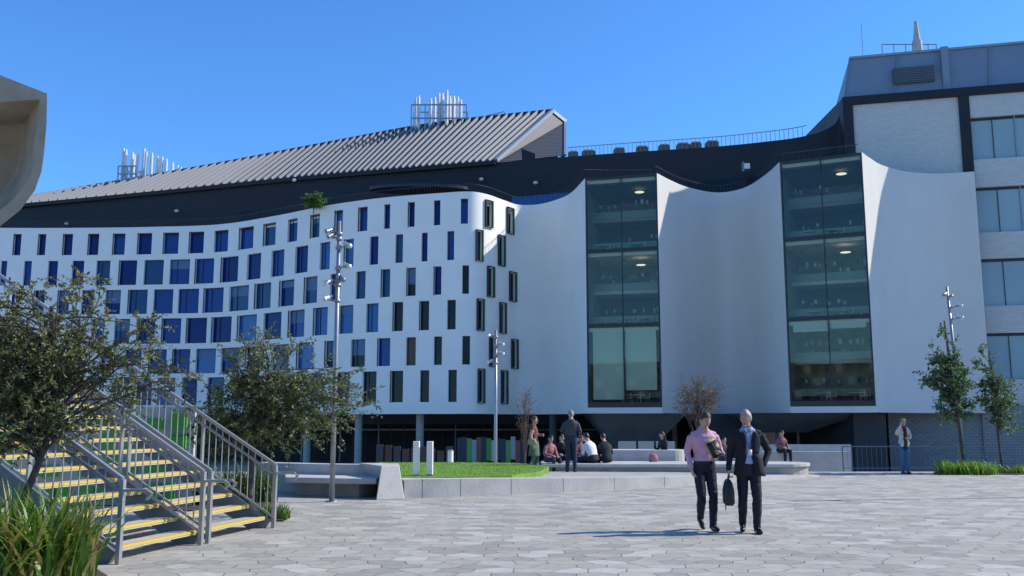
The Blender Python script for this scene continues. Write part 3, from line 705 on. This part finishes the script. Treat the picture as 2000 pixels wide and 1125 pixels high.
def pyr(u0,u1,d,zb,m):
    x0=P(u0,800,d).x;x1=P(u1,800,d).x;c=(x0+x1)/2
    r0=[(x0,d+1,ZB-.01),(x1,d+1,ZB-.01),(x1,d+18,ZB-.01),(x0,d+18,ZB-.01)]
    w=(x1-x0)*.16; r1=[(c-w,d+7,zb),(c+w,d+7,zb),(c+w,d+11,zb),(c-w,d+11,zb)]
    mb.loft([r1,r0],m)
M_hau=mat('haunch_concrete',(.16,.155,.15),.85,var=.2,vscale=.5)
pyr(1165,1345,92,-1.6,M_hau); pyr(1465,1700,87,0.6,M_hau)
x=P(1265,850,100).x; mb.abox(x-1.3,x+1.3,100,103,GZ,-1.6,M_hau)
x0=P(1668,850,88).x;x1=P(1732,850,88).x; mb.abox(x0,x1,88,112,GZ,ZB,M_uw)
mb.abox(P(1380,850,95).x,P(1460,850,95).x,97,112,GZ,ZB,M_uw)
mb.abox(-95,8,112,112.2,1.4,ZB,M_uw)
for i in range(26):
    x=-28+i*1.7; mb.abox(x,x+.14,124,124.3,GZ,ZB-1.2,M_metal if i%3==0 else M_frame)
mb.abox(-30,15,124,124.3,.55,.75,M_metal)
cols=[(.05,.05,.055),(.35,.36,.33),(.10,.28,.05),(.05,.05,.055),(.28,.08,.04),(.45,.46,.43),(.16,.33,.07),(.04,.04,.05)]
for i in range(14):
    u=893+i*9.5; p=P(u,850,96); c=cols[(i*3)%8]
    mb.abox(p.x,p.x+.48,96,96.1,-2.6+U(-.5,.5),P(u,853+U(-2,8),96).z,mat('poster_%d'%((i*3)%8),c,.6))
M_wood=mat('timber_brown',(.05,.035,.028),.7,var=.3,vscale=3)
for i in range(9):
    u=735+i*17; p=P(u,868,70); mb.abox(p.x,p.x+.5,70,70.3,GZ,p.z-U(0,.5),M_wood if i%2 else M_uw)
for u,w in ((1225,34),(1262,30),(1300,36)):
    p=P(u,862,60); mb.abox(p.x-w*.0165,p.x+w*.0165,60,60.2,-1.2,p.z,mat('pale_panel',(.34,.33,.31),.7))
for i in range(5):
    x=P(1475+i*42,850,100).x; mb.tube([(x,100,GZ),(x,100,ZB)],.16,M_conc,8)
p0=P(1470,868,80);p1=P(1662,868,80); mb.abox(p0.x,p1.x,80,80.3,GZ,p0.z,M_conc2)
mb.obj('undercroft',bld)
# ---------------------------------------------------------------- right brick building
rb=empty('brick_building')
PA=P(1645,190,94.6);PB=P(2000,163,90.3)
t=Vector((PB.x-PA.x,PB.y-PA.y,0)).normalized(); nrm=Vector((t.y,-t.x,0))
up=Vector((0,0,1))
def pl(u,v):
    rx,rz=ray(u,v)
    s=(rx*PA.y-PA.x)/(t.x-rx*t.y); y=PA.y+s*t.y; return s,CH+rz*y
mb=MB()
def sbox(s0,s1,z0,z1,o0,o1,mt): mb.box(Vector((PA.x,PA.y,0))+t*(s0+s1)/2+up*(z0+z1)/2+nrm*(o0+o1)/2,(t*(s1-s0)/2,nrm*(o1-o0)/2,up*(z1-z0)/2),mt)
zt=PA.z; zpar=pl(1900,335)[1]
s_l=pl(1668,250)[0]; s_c0=pl(1876,250)[0]; s_c1=pl(1897,250)[0]; s_e=s_c1+30
sbox(0,s_l,GZ,zt-.9,-20,-.0,M_black)
sbox(s_l,s_c0,zpar-6,zt-.9,-20,-.25,M_brickw)
sbox(0,s_e,zt-.9,zt,-20,.06,M_black)
sbox(s_c0,s_c1,GZ,zt-.9,-20,-.0,M_black)
def zv(v): return pl(1950,v)[1]
bands=[(172,225),(308,363),(452,504),(597,650),(741,792)]
sbox(s_c1,s_e,GZ,zt-.9,-20,-.9,M_idark)
for i,(a,b) in enumerate(bands):
    z1=zt-.9 if i==0 else zv(a); sbox(s_c1,s_e,zv(b),z1,-.9,-.2,M_brickw)
M_bw=mat('pale_window',(.28,.38,.40),.15,spec=.4,c2=(.36,.47,.49),vscale=.25); M_bw2=mat('dark_window',(.03,.05,.08),.08,spec=.5)
for i in range(5):
    za=zv(bands[i][1]); zb=zv(bands[i+1][0]) if i<4 else GZ+.5
    s=s_c1
    k=0
    while s<s_e:
        w=2.1
        m=M_bw if (k%4!=2) else M_bw2
        if i==4: m=M_bw
        sbox(s+.06,s+2*w-.06,zb+.02,za-.02,-.7,-.6,m); sbox(s-.05,s+.05,zb,za,-.62,-.5,M_metal); 
        if k%2==0: sbox(s+w-.03,s+w+.03,zb,za,-.62,-.5,M_frame)
        sbox(s+.05,s+2*w-.05,za-.28,za,-.62,-.52,M_frame)
        s+=2*w;k+=1
sA=pl(1735,850)[0]; sbox(sA,s_c1-.01,GZ,ZB+.2,-20,.4,M_brickd); 
sbox(s_c0-.1,s_c1+4.5,GZ,zv(792),-.85,.6,M_brickd)
mb.obj('brick_walls',rb)
mb=MB()
a0=pl(1650,188)[0]; a1=s_e
zc=pl(1665,100)[1]
v=[Vector((PA.x,PA.y,0))+t*(a0)-nrm*1+up*zt, Vector((PA.x,PA.y,0))+t*a1-nrm*1+up*zt, Vector((PA.x,PA.y,0))+t*a1-nrm*2+up*zc, Vector((PA.x,PA.y,0))+t*(a0+.9)-nrm*2+up*zc]
vb=[p-nrm*15 for p in v]
M_c=M_clad
mb.quad(v,M_c);mb.quad([v[3],v[2],vb[2],vb[3]],M_c);mb.quad([v[0],v[3],vb[3],vb[0]],M_c);mb.quad([v[1],vb[1],vb[2],v[2]],M_c)
mb.beam(v[3]+nrm*.05,v[2]+nrm*.05,.3,.25,M_metal)
for f in (0,.12,.34,.62,.9): 
    a=v[0]+(v[1]-v[0])*f;b=v[3]+(v[2]-v[3])*f; mb.beam(a+nrm*.1,b+nrm*.1,.12,.12,M_c,up=nrm)
s0=pl(1748,152)[0];s1=pl(1830,152)[0]
mb.box(Vector((PA.x,PA.y,0))+t*(s0+s1)/2-nrm*1.25+up*(zt+2.2),(t*(s1-s0)/2,nrm*.3,up*.85),M_louvh)
s0=pl(1853,152)[0]; mb.box(Vector((PA.x,PA.y,0))+t*s0-nrm*1.3+up*(zt+zc)/2,(t*.35,nrm*.3,up*(zc-zt)/2),M_clad)
q=P(1791,82,100); q2=P(1791,42,100)
mb.tube([(q.x,100,q.z-1.5),(q.x,100,q.z+.1),(q.x,100,q.z+.12),(q.x,100,q2.z-.5),(q.x,100,q2.z)],[.62,.55,.42,.22,.2],M_conc2,10)
zr_=P(1750,88,100).z
mb.abox(P(1722,88,100).x,P(1828,88,100).x,99.9,100,zr_,zr_+.1,M_metal)
for u in (1722,1745,1768,1812,1828):
    x=P(u,88,100).x; mb.abox(x-.03,x+.03,99.9,100,zc-.5,zr_+.1,M_metal)
q=P(1682,45,100); mb.tube([(q.x,100,zc-3),(q.x,100,q.z)],.035,M_metal,6)
mb.obj('plant_room',rb)
mb=MB(); M_op=brickmat('brown_brick',(.34,.22,.15),(.28,.18,.12),(.3,.27,.24),.6,.25,.03)
mb.abox(-70,80,-62,-46,0,17,M_op)
for f in range(5):
    for i in range(48):
        x=-68+i*3.05; mb.abox(x,x+1.7,-46,-45.9,1.2+f*3.2,3.2+f*3.2,M_idark if (i+f)%3 else M_iwh)
mb.obj('opposite_building')
# ---------------------------------------------------------------- concrete canopy (top left)
mb=MB()
d=9.3
M_canf=mat('canopy_concrete',(.42,.35,.25),.85,var=.2,vscale=3,bump=.3)
outer=[(-420,-20),(92,183),(91,240),(86,300),(81,335),(68,372),(40,410),(0,442),(-80,478),(-420,520)]
inner=[(-420,150),(0,199),(78,194),(76,240),(71,297),(66,325),(52,358),(26,390),(-10,418),(-420,470)]
o0=[P(u,v,d) for u,v in outer]; i0=[P(u,v,d) for u,v in inner]
back=Vector((-1.0,1.3,.55)); rec=Vector((-.75,1.1,.1))
n=len(o0)
for i in range(n-1):
    mb.quad([o0[i],o0[i+1],i0[i+1],i0[i]],M_canf); mb.quad([o0[i+1],o0[i],o0[i]+back,o0[i+1]+back],M_canf)
    mb.quad([i0[i],i0[i+1],i0[i+1]+rec,i0[i]+rec],M_canf)
mb.quad([p+rec for p in i0],M_canf)
mb.quad([p+back for p in o0][::-1],M_conc)
mb.obj('concrete_canopy')
# ---------------------------------------------------------------- staircase
st=empty('outdoor_staircase')
A0=Vector((-4.60,10.9,0)); C0=Vector((-3.78,14.5,0)); w=(C0-A0); Wd=w.length; w.normalize(); g=Vector((-w.y,w.x,0))
rise,run=.17,.285; NS=26; sl=rise/run
mb=MB()
M_str=mat('stair_steel',(.20,.21,.22),.5,.5,var=.1,vscale=4)
for i in range(NS):
    z=(i+1)*rise; c=A0+w*Wd/2+g*(run*i+run*.5)
    mb.box(c+Vector((0,0,z-.022)),(w*(Wd/2-.04),g*(run/2+.012),Vector((0,0,.022))),M_tread)
    mb.box(c-g*(run/2-.028)+Vector((0,0,z+.003)),(w*(Wd/2-.05),g*.034,Vector((0,0,.004))),M_yel)
    mb.box(c-g*(run/2+.016)+Vector((0,0,z-.012)),(w*(Wd/2-.05),g*.004,Vector((0,0,.012))),M_yel)
mb.obj('treads',st)
mb=MB(); top=NS*run
for o in (0,Wd*.48,Wd):
    a=A0+w*o; b=a+g*top+Vector((0,0,top*sl))
    mb.beam(a,b,.06,.30,M_str)
mb.obj('stringers',st)
mb=MB()
M_rail=mat('rail_steel',(.36,.365,.37),.4,.5,var=.1,vscale=4)
for o,dbl in ((-.03,0),(Wd*.48-.09,1),(Wd*.48+.09,1),(Wd+.03,0)):
    a=A0+w*o-g*.12; H=.95
    top_a=a+Vector((0,0,H)); top_b=a+g*top+Vector((0,0,H+top*sl))
    ex=a-g*.32+Vector((0,0,H-.12))
    mb.tube([ex+Vector((0,0,-.10)),ex+Vector((0,0,-.03))-g*.06,ex+Vector((0,0,.0)),a+Vector((0,0,H-.12))+g*.05,top_b-Vector((0,0,.10))],.021,M_rail,8)
    mb.beam(top_a,top_b,.05,.045,M_rail)
    lo_a=a+Vector((0,0,.16)); mb.beam(lo_a,a+g*top+Vector((0,0,.16+top*sl)),.03,.03,M_rail)
    mb.beam(a,top_a,.055,.055,M_rail,up=g)
    k=0; s=.12
    while s<top:
        p=a+g*s+Vector((0,0,s*sl)); k+=1
        if k%11==0: mb.beam(p,p+Vector((0,0,H)),.06,.03,M_rail,up=g)
        else: mb.tube([p+Vector((0,0,.16)),p+Vector((0,0,H))],.008,M_rail,5)
        s+=.115
mb.obj('handrails',st)
mb=MB(); tp=A0+g*top+Vector((0,0,top*sl)); mb.box(tp+w*Wd/2+g*3-Vector((0,0,.15)),(w*(Wd/2+.3),g*3,Vector((0,0,.15))),M_conc)
for o in (0,Wd):
    for q in (1,5): p=tp+w*o+g*q; mb.tube([(p.x,p.y,0),(p.x,p.y,p.z-.3)],.15,M_conc,12)
mb.obj('landing',st)
mb=MB()
M_ho=mat('hoarding_white',(.5,.5,.48),.7); M_hg=mat('hoarding_green',(.07,.42,.05),.6)
mb.abox(-11.5,-6.2,18.2,18.3,0,1.9,M_ho)
for i in range(12):
    for j in range(4):
        x=-11.3+i*.42+U(-.05,.05);z=.12+j*.45
        if R()<.85: mb.abox(x,x+U(.2,.38),18.12,18.19,z,z+U(.2,.40),M_hg)
mb.obj('hoarding')
# ---------------------------------------------------------------- concrete seats left
def cbev(o,wd=.015):
    m=o.modifiers.new('b','BEVEL'); m.width=wd; m.segments=2; m.limit_method='ANGLE'
def slabpoly(mb,pts,z0,z1,m):
    r0=[(p[0],p[1],z0) for p in pts]; r1=[(p[0],p[1],z1 if len(p)<3 else p[2]) for p in pts]
    ar=sum(r0[i][0]*r0[(i+1)%len(r0)][1]-r0[(i+1)%len(r0)][0]*r0[i][1] for i in range(len(r0)))
    if ar<0: r0.reverse(); r1.reverse()
    mb.loft([r0,r1],m)
mb=MB()
slabpoly(mb,[(gx(510,22.5),22.2),(gx(640,21.6),21.4),(gx(772,21),21.0),(gx(772,21),21.3),(gx(640,21.6),21.75),(gx(510,22.5),22.6)],0,.66,M_conc2)
slabpoly(mb,[(gx(560,20.6),20.5),(gx(700,20),20.0),(gx(735,20),20.0),(gx(745,21),21.0),(gx(640,21.4),21.4),(gx(560,21.9),21.7)],.30,.42,M_conc2)
slabpoly(mb,[(gx(580,20.8),20.85),(gx(700,20.2),20.3),(gx(735,20.9),20.9),(gx(590,21.5),21.5)],0,.30,M_conc)
o=mb.obj('concrete_bench'); cbev(o)
mb=MB()
r0=[(gx(735,19.6,960),19.6,0),(gx(791,19.9,960),19.85,0),(gx(783,21.2,960),21.3,0),(gx(735,21.2,960),21.3,0)]
r1=[(gx(745,19.9,905),19.9,.69),(gx(780,20.1,905),20.1,.69),(gx(777,21.2,905),21.3,.69),(gx(700,21.2,905),21.3,.69)]
mb.loft([r0,r1],M_conc2); o=mb.obj('concrete_block'); cbev(o)
path=[(790,20.0,.40),(900,20.5,.38),(1050,21.4,.34),(1200,22.5,.29),(1345,24.0,.24),(1480,25.8,.15),(1600,28,.05)]
mb=MB()
cp=crom([Vector((gx(u,y),y,z)) for u,y,z in path],6)
rings=[]
for i,p in enumerate(cp):
    dn=(cp[min(i+1,len(cp)-1)]-cp[max(0,i-1)]); dn.z=0; dn.normalize(); nn=Vector((-dn.y,dn.x,0)); q=p+nn*.45
    rings.append([(p.x,p.y,-.01),(p.x,p.y,p.z),(q.x,q.y,p.z),(q.x,q.y,-.01)][::-1])
mb.loft(rings,M_conc2)
for i in range(2,len(cp)-8,4):
    p=cp[i]; mb.abox(p.x-.004,p.x+.004,p.y-.003,p.y+.0,0,p.z-.002,M_frame)
o=mb.obj('kerb_wall')
mb=MB()
k=len(cp)
for i in range(k-1):
    a,b=cp[i],cp[i+1]
    za=a.z-.03; zb=b.z-.03
    ya=30.9
    mb.quad([(a.x,a.y+.4,za),(b.x,b.y+.4,zb),(b.x*1.05,ya,.11 if i<k-8 else .03),(a.x*1.05,ya,.11)],M_conc)
mb.obj('terrace_path')
M_lawn=mat('lawn_soil',(.15,.27,.03),.9,var=.25,vscale=3)
mb=MB()
lp=[(gx(760,21.2,925),21.3),(gx(792,20.5,925),20.52),(gx(900,21.0,925),21.0),(gx(1000,21.6,925),21.55),(gx(1056,23.5,918),23.4),(gx(1072,26,915),26),(gx(1010,28,908),28),(gx(900,28.5,908),28.5),(gx(740,28.5,908),28.5)]
slabpoly(mb,[(p[0],p[1],.40) for p in lp],0,.40,M_lawn)
GB=[leafmat('grass_%d'%i,c) for i,c in enumerate([(.14,.27,.02),(.18,.33,.03),(.23,.37,.05)])]
def inside(x,y,poly):
    c=False;n=len(poly)
    for i in range(n):
        x1,y1=poly[i][:2];x2,y2=poly[(i+1)%n][:2]
        if (y1>y)!=(y2>y) and x<(x2-x1)*(y-y1)/(y2-y1)+x1: c=not c
    return c
cnt=0
while cnt<11000:
    x=U(-4,2);y=U(20.6,28.4)
    if not inside(x,y,lp): continue
    a=U(0,6.28);h=U(.012,.03);w2=.008;dx,dy=math.cos(a)*w2,math.sin(a)*w2
    mb.quad([(x-dx,y-dy,.4),(x+dx,y+dy,.4),(x+U(-.02,.02),y+U(-.02,.02),.4+h)],GB[cnt%3]); cnt+=1
mb.obj('lawn')
def rnd_slab(u0,u1,y0,y1,z0,z1,m,v=905):
    xa=gx(u0,y0,v);xb=gx(u1,y0,v); ry=(y1-y0)/2; cy=(y0+y1)/2
    pts=[(xa,y0)]
    for i in range(13):
        a_=-math.pi/2+math.pi*i/12; pts.append((xb-ry+ry*math.cos(a_),cy+ry*math.sin(a_)))
    pts.append((xa,y1)); slabpoly(mb,pts,z0,z1,m)
mb=MB(); rnd_slab(1060,1600,27.4,29.4,.30,.40,M_conc2); rnd_slab(1064,1594,27.5,29.3,.0,.299,M_conc)
o=mb.obj('platform_bench'); cbev(o,.02)
mb=MB(); rnd_slab(1196,1342,29.6,30.6,0,.74,M_conc2,880); o=mb.obj('platform_bench'); cbev(o,.02)
mb=MB(); mb.abox(gx(1490,33),gx(1662,33),33,33.3,-1.2,.58,M_conc2); mb.abox(gx(1345,34),gx(1470,34),34,34.3,-1.5,.3,M_conc); mb.obj('low_wall')
for u in (810,837):
    mb=MB(); p=Vector((gx(u,21.0,925),21.3,.40)); mb.abox(p.x-.068,p.x+.068,p.y-.1,p.y+.1,.38,P(u,862,21.3).z,M_white); mb.abox(p.x-.075,p.x+.075,p.y-.11,p.y+.11,.38,.44,M_metal)
    o=mb.obj('white_bollard'); cbev(o,.008)
mb=MB(); p=P(880,880,29.5); mb.tube([(p.x,29.5,.1),(p.x,29.5,p.z)],.09,M_white,12); mb.tube([(p.x,29.5,p.z),(p.x,29.5,p.z+.03)],[.1,.06],M_metal,12); mb.obj('bollard')
mb=MB(); m_=mat('grey_railing',(.22,.23,.24),.5,.4)
xa=gx(1648,30.9);xb=gx(2000,30.9)+6; x=xa;k=0
mb.abox(xa,xb,30.88,30.92,.80,.83,m_); mb.abox(xa,xb,30.885,30.915,.10,.12,m_)
while x<xb:
    r_=.018 if k%12==0 else .004; mb.abox(x-r_,x+r_,30.9-r_,30.9+r_,0,.80,m_); x+=.16;k+=1
mb.obj('plaza_railing')
mb=MB(); xa=gx(740,44);xb=gx(1060,44); mb.abox(xa,xb,43.9,44,-.75,-.68,m_); x=xa
while x<xb: mb.abox(x-.02,x+.02,43.9,43.94,-2.2,-.7,m_); x+=.9
mb.obj('plaza_railing')
# ---------------------------------------------------------------- lamp posts
def spot(mb,c,dirv,L,r,m):
    c=Vector(c);dv=Vector(dirv).normalized()
    mb.tube([c-dv*L*.5,c-dv*L*.42,c+dv*L*.3,c+dv*L*.32,c+dv*L*.5],[r*.5,r*.85,r,r*1.15,r*1.2],m,12)
def lamp(u,vb,vt,d,zb,spots,sc=1,r=.055,lean=0):
    mb=MB(); x=gx(u,d,vb); zt=P(u,vt,d).z
    mb.tube([(x,d,zb),(x,d,zb+(zt-zb)*.5),(x+lean,d,zt)],[r,r*.9,r*.7],M_metal,12); mb.tube([(x,d,zb),(x,d,zb+.02)],[r*2.4,r*2.4],M_metal,14)
    for (v,side,ty) in spots:
        z=P(u,v,d).z; e=side*.18*sc
        mb.tube([(x,d,z-.05*sc),(x+e*.7,d-.02,z-.02*sc),(x+e,d-.03,z)],.018*sc,M_metal,6)
        mb.beam((x+e,d-.1*sc,z-.03*sc),(x+e,d+.1*sc,z-.03*sc),.05*sc,.02*sc,M_metal)
        spot(mb,(x+e*1.15,d-.05,z+.02*sc),(side*.8,-.5,-.45),.24*sc,.048*sc,M_metal if ty else M_pipe)
        mb.tube([(x,d,z-.09*sc),(x,d,z-.02*sc)],r*1.3,M_metal,10)
    mb.obj('street_lamp',None,True)
lamp(648,975,432,19.2,0,[(452,-1,1),(480,1,0),(520,1,0),(552,-1,0),(583,-1,0),(462,-.8,1),(545,.5,1)],.9)
lamp(1880,900,560,30.3,0,[(575,-1,1),(597,1,0),(620,1,0)],1.0,.055,-.12)
lamp(968,890,645,52,-3.5,[(655,-1,0),(672,1,0),(690,1,0),(706,-1,0)],1.5,.10)
lamp(2190,955,450,20.6,0,[(470,-1,1),(500,1,0),(530,-1,0)],.9)
# ---------------------------------------------------------------- vegetation
LO=[leafmat('olive_leaf_%d'%i,c) for i,c in enumerate([(.06,.085,.025),(.10,.125,.04),(.16,.17,.07),(.23,.22,.11)])]
LG=[leafmat('green_leaf_%d'%i,c) for i,c in enumerate([(.06,.11,.045),(.10,.16,.075),(.16,.21,.12)])]
LB=[leafmat('brown_leaf_%d'%i,c) for i,c in enumerate([(.15,.08,.05),(.20,.12,.07),(.10,.07,.04)])]
def leaf(mb,p,dv,L,w,m):
    dv=dv.normalized(); s=dv.cross(Vector((U(-1,1),U(-1,1),U(-.4,1.2)))); 
    if s.length<1e-3: return
    s.normalize(); nn=dv.cross(s)*w*.25
    mb.quad([p,p+dv*L*.5+s*w*.5+nn,p+dv*L,p+dv*L*.5-s*w*.5+nn],m)
def tree(name,trunk,ells,nb,tw,lv,L,w,mats,r0=.06,droop=.3,twl=(.25,.5)):
    mb=MB(); tr=crom([Vector(p) for p in trunk],5); n=len(tr)
    mb.tube(tr,[r0*(1-.6*i/(n-1)) for i in range(n)],M_trunk,8)
    vol=[e[1][0]*e[1][1]*e[1][2] for e in ells]
    for i in range(nb):
        c,r=random.choices(ells,vol)[0]
        while True:
            q=Vector((U(-1,1),U(-1,1),U(-1,1)))
            if q.length<1: break
        q=q.normalized()*(q.length**.5)
        tgt=Vector((c[0]+q.x*r[0],c[1]+q.y*r[1],c[2]+q.z*r[2]))
        h=min(n-1,max(n//3,int(n*U(.45,1.0)))); 
        cand=[t_ for t_ in tr[n//3:h+1] if t_.z<tgt.z+.2] or [tr[n//2]]
        s=random.choice(cand[-4:]); D_=(tgt-s); mid=s+D_*.5+Vector((U(-.1,.1),U(-.1,.1),D_.length*.18))
        pts=[]
        for k in range(7):
            t_=k/6; pts.append(s*(1-t_)**2+mid*2*t_*(1-t_)+tgt*t_*t_+Vector((U(-.02,.02),U(-.02,.02),U(-.02,.02))))
        rr=r0*.28; mb.tube(pts,[rr*(1-.8*k/6) for k in range(7)],M_trunk,5,False)
        for j in range(tw):
            t_=U(.35,1); k=min(5,int(t_*6)); b=pts[k]+(pts[k+1]-pts[k])*(t_*6-k if k<6 else 1)
            out=(D_.normalized()*.7+Vector((U(-1,1),U(-1,1),U(-.7,.9)))).normalized(); l=U(*twl)
            e1=b+out*l*.5; e2=b+out*l+Vector((0,0,-droop*l))
            mb.tube([b,e1,e2],[rr*.25,rr*.18,rr*.08],M_trunk,3,False)
            base=random.randrange(len(mats))
            for m in range(lv):
                f=U(.1,1.05); p=b*(1-f)**2+e1*2*f*(1-f)+e2*f*f; dv=out*.5+Vector((U(-1,1),U(-1,1),U(-1,.6)))
                leaf(mb,p,dv,L*U(.6,1.2),w*U(.7,1.2),mats[base] if R()<.6 else random.choice(mats))
    return mb.obj(name)
d=10.35
tree('olive_tree',[(X(20,d,900)-.15,d,0),(X(60,d,900),d,.9),(X(95,d),d+.05,1.5),(X(110,d),d,2.1),(X(100,d,600),d,2.9)],
  [((X(90,d,605),d,2.88),(.85,.7,.42)),((X(10,d,700),d,2.4),(.95,.7,.6)),((X(240,d,625),d,2.58),(.55,.5,.32)),((X(318,d,745),d+.1,2.0),(.5,.4,.24)),((X(150,d,760),d,1.95),(.95,.6,.42)),((X(30,d,830),d,1.55),(.6,.5,.38)),((X(-150,d),d,2.3),(.9,.8,.8))],
  165,8,14,.062,.028,LO,.05,.35,(.2,.46))
d=16.3
tree('olive_tree',[(X(488,d,980),d,0),(X(492,d,900),d,.8),(X(500,d),d,1.4),(X(520,d),d,2.0),(X(525,d,700),d,2.7)],
  [((X(530,d,710),d,2.65),(.75,.8,.48)),((X(610,d,765),d,2.15),(.95,.8,.40)),((X(665,d,805),d,1.8),(.5,.6,.30)),((X(460,d,800),d,1.9),(.6,.7,.5)),((X(560,d,850),d,1.5),(.95,.7,.36)),((X(430,d,870),d,1.3),(.5,.5,.3))],
  125,8,14,.074,.034,LO+[LG[1]],.05,.3,(.25,.55))
d=30.0
tree('pear_tree',[(X(1882,d,890),d,0),(X(1876,d,860),d,1.2),(X(1866,d),d,2.2),(X(1853,d,700),d,3.8),(X(1845,d,640),d,4.9)],
  [((X(1845,d,680),d,4.1),(.42,.5,.75)),((X(1848,d,740),d,3.1),(.78,.7,.7)),((X(1860,d,795),d,2.1),(.62,.6,.45))],70,6,11,.10,.07,LG,.065,.1,(.2,.45))
tree('pear_tree',[(X(1958,d,905),d,0),(X(1950,d,860),d,1.2),(X(1945,d,780),d,2.4),(X(1933,d,700),d,3.9)],
  [((X(1933,d,720),d,3.4),(.35,.4,.75)),((X(1945,d,770),d,2.5),(.55,.5,.6)),((X(1965,d,820),d,1.7),(.45,.4,.4))],52,6,11,.09,.065,LG,.05,.1,(.18,.38))
d=34
tree('small_brown_tree',[(X(1362,d,880),d,-.9),(X(1362,d,850),d,.6),(X(1362,d),d,1.8),(X(1364,d,760),d,3.0)],[((X(1363,d,775),d,2.55),(.9,.9,.85))],60,7,8,.06,.035,LB,.05,.0,(.2,.4))
d=46
tree('small_brown_tree',[(X(1025,d,880),d,-3.5),(X(1025,d,850),d,.6),(X(1026,d,760),d,3.0)],[((X(1025,d,790),d,2.2),(.7,.7,1.0))],34,5,4,.07,.035,LB,.05,.0,(.2,.4))
d=104
tree('terrace_tree',[(X(613,d,400),d,25.4),(X(613,d,400),d,26.2),(X(613,d,400),d,26.8)],[((X(613,d,400),d,27.0),(1.1,1,.8))],40,6,12,.3,.16,[LG[0],LG[1],GB[0]],.08,.0,(.3,.6))
def tuft(name,cs,n,Ls,w,mats,spread=.35):
    mb=MB()
    for c in cs:
        for i in range(n):
            a=U(0,6.28); L=U(*Ls); b=Vector(c)+Vector((U(-1,1)*spread,U(-1,1)*spread,0)); o=Vector((math.cos(a),math.sin(a),0)); s=Vector((-o.y,o.x,0))*w/2
            lean=U(.15,.85); m=random.choice(mats)
            pp=[]
            for k in range(5):
                t_=k/4; pp.append((b+o*L*lean*t_*t_*1.1+Vector((0,0,L*(t_-.5*lean*t_*t_*t_))),1-t_**2*.97))
            for (p,f),(q,h) in zip(pp,pp[1:]): mb.quad([p-s*f,p+s*f,q+s*h,q-s*h],m)
    return mb.obj(name)
LS=[leafmat('strap_leaf_%d'%i,c) for i,c in enumerate([(.06,.14,.02),(.11,.20,.03),(.19,.26,.05),(.24,.20,.07)])]
tuft('strappy_plant',[(-5.0,9.35,0),(-4.75,9.75,0),(-5.4,9.6,0),(-4.95,8.9,0),(-5.5,9.1,0),(-4.6,9.3,0),(-5.7,9.9,0),(-5.25,9.9,0),(-4.5,8.95,0),(-4.35,9.35,0)],95,(.65,1.2),.045,LS,.24)
tuft('ornamental_grass',[(X(u,29.4,910),29.4+U(-.3,.3),0) for u in (1840,1858,1885,1900,1918)],120,(.3,.6),.035,[GB[1],GB[2],LS[2]],.25)
tuft('ornamental_grass',[(X(u,29.6,910),29.6+U(-.3,.3),0) for u in (1948,1970,1995,2020,2050)],80,(.15,.4),.035,[GB[1],LS[2],LS[1]],.25)
tuft('ornamental_grass',[(X(u,15.8,1000),15.8,0) for u in (505,525,540)],80,(.15,.35),.03,[LS[0],LS[1]],.2)
tuft('shrub_bed',[(X(u,18.8,960),18.8+U(-.5,.5),0) for u in range(370,520,22)],110,(.4,1.1),.035,[LO[0],LO[1],LS[0]],.3)
mb=MB(); M_mul=mat('mulch',(.07,.05,.035),.95,var=.3,vscale=10,bump=.5)
slabpoly(mb,[(-7.5,8.3),(-4.1,8.9),(-4.2,9.9),(-4.7,10.6),(-7.5,11.2)],0,.03,M_mul); slabpoly(mb,[(X(470,15.4,990),15.4),(X(555,15.4,990),15.4),(X(520,22,960),22),(-12,23),(-12,18.5),(X(440,17,960),17)],0,.025,M_mul)
slabpoly(mb,[(gx(1822,29.1,915),29.0),(gx(2100,29.1,915),29.0),(gx(2100,30.6,915),30.5),(gx(1822,30.6,915),30.5)],0,.03,M_mul)
mb.obj('planting_bed')
# ---------------------------------------------------------------- light, world, camera
AZ=math.radians(9); EL=math.radians(37.5)
sv=Vector((math.cos(AZ)*math.cos(EL),math.sin(AZ)*math.cos(EL),math.sin(EL)))
ld=bpy.data.lights.new('sun','SUN'); ld.energy=5.0; ld.angle=math.radians(.5); ld.color=(1,.95,.84)
lo_=bpy.data.objects.new('sun',ld); lo_.rotation_euler=(-sv).to_track_quat('-Z','Y').to_euler(); lo_.location=(20,10,30); col.objects.link(lo_)
w=bpy.data.worlds.new('World'); scene.world=w; w.use_nodes=True; nt=w.node_tree
sk=nt.nodes.new('ShaderNodeTexSky'); sk.sky_type='NISHITA'; sk.sun_disc=False; sk.sun_elevation=EL; sk.sun_rotation=math.atan2(sv.x,sv.y); sk.altitude=50; sk.dust_density=.1; sk.air_density=1.0; sk.ozone_density=2.5
mx=nt.nodes.new('ShaderNodeMix'); mx.data_type='RGBA'; mx.blend_type='MULTIPLY'; mx.inputs[0].default_value=1.0; mx.inputs[7].default_value=(.56,1.08,1.66,1)
nt.links.new(sk.outputs[0],mx.inputs[6]); nt.links.new(mx.outputs[2],nt.nodes['Background'].inputs['Color']); nt.nodes['Background'].inputs['Strength'].default_value=.14
cd=bpy.data.cameras.new('camera'); cd.sensor_width=36; cd.lens=F/2000*36; cd.clip_end=9000; cd.clip_start=.1
co=bpy.data.objects.new('camera',cd); co.location=(0,0,CH); co.rotation_euler=(math.radians(90)+TH,0,0); col.objects.link(co); scene.camera=co
scene.view_settings.view_transform='Standard'; scene.view_settings.look='None'; scene.view_settings.exposure=0
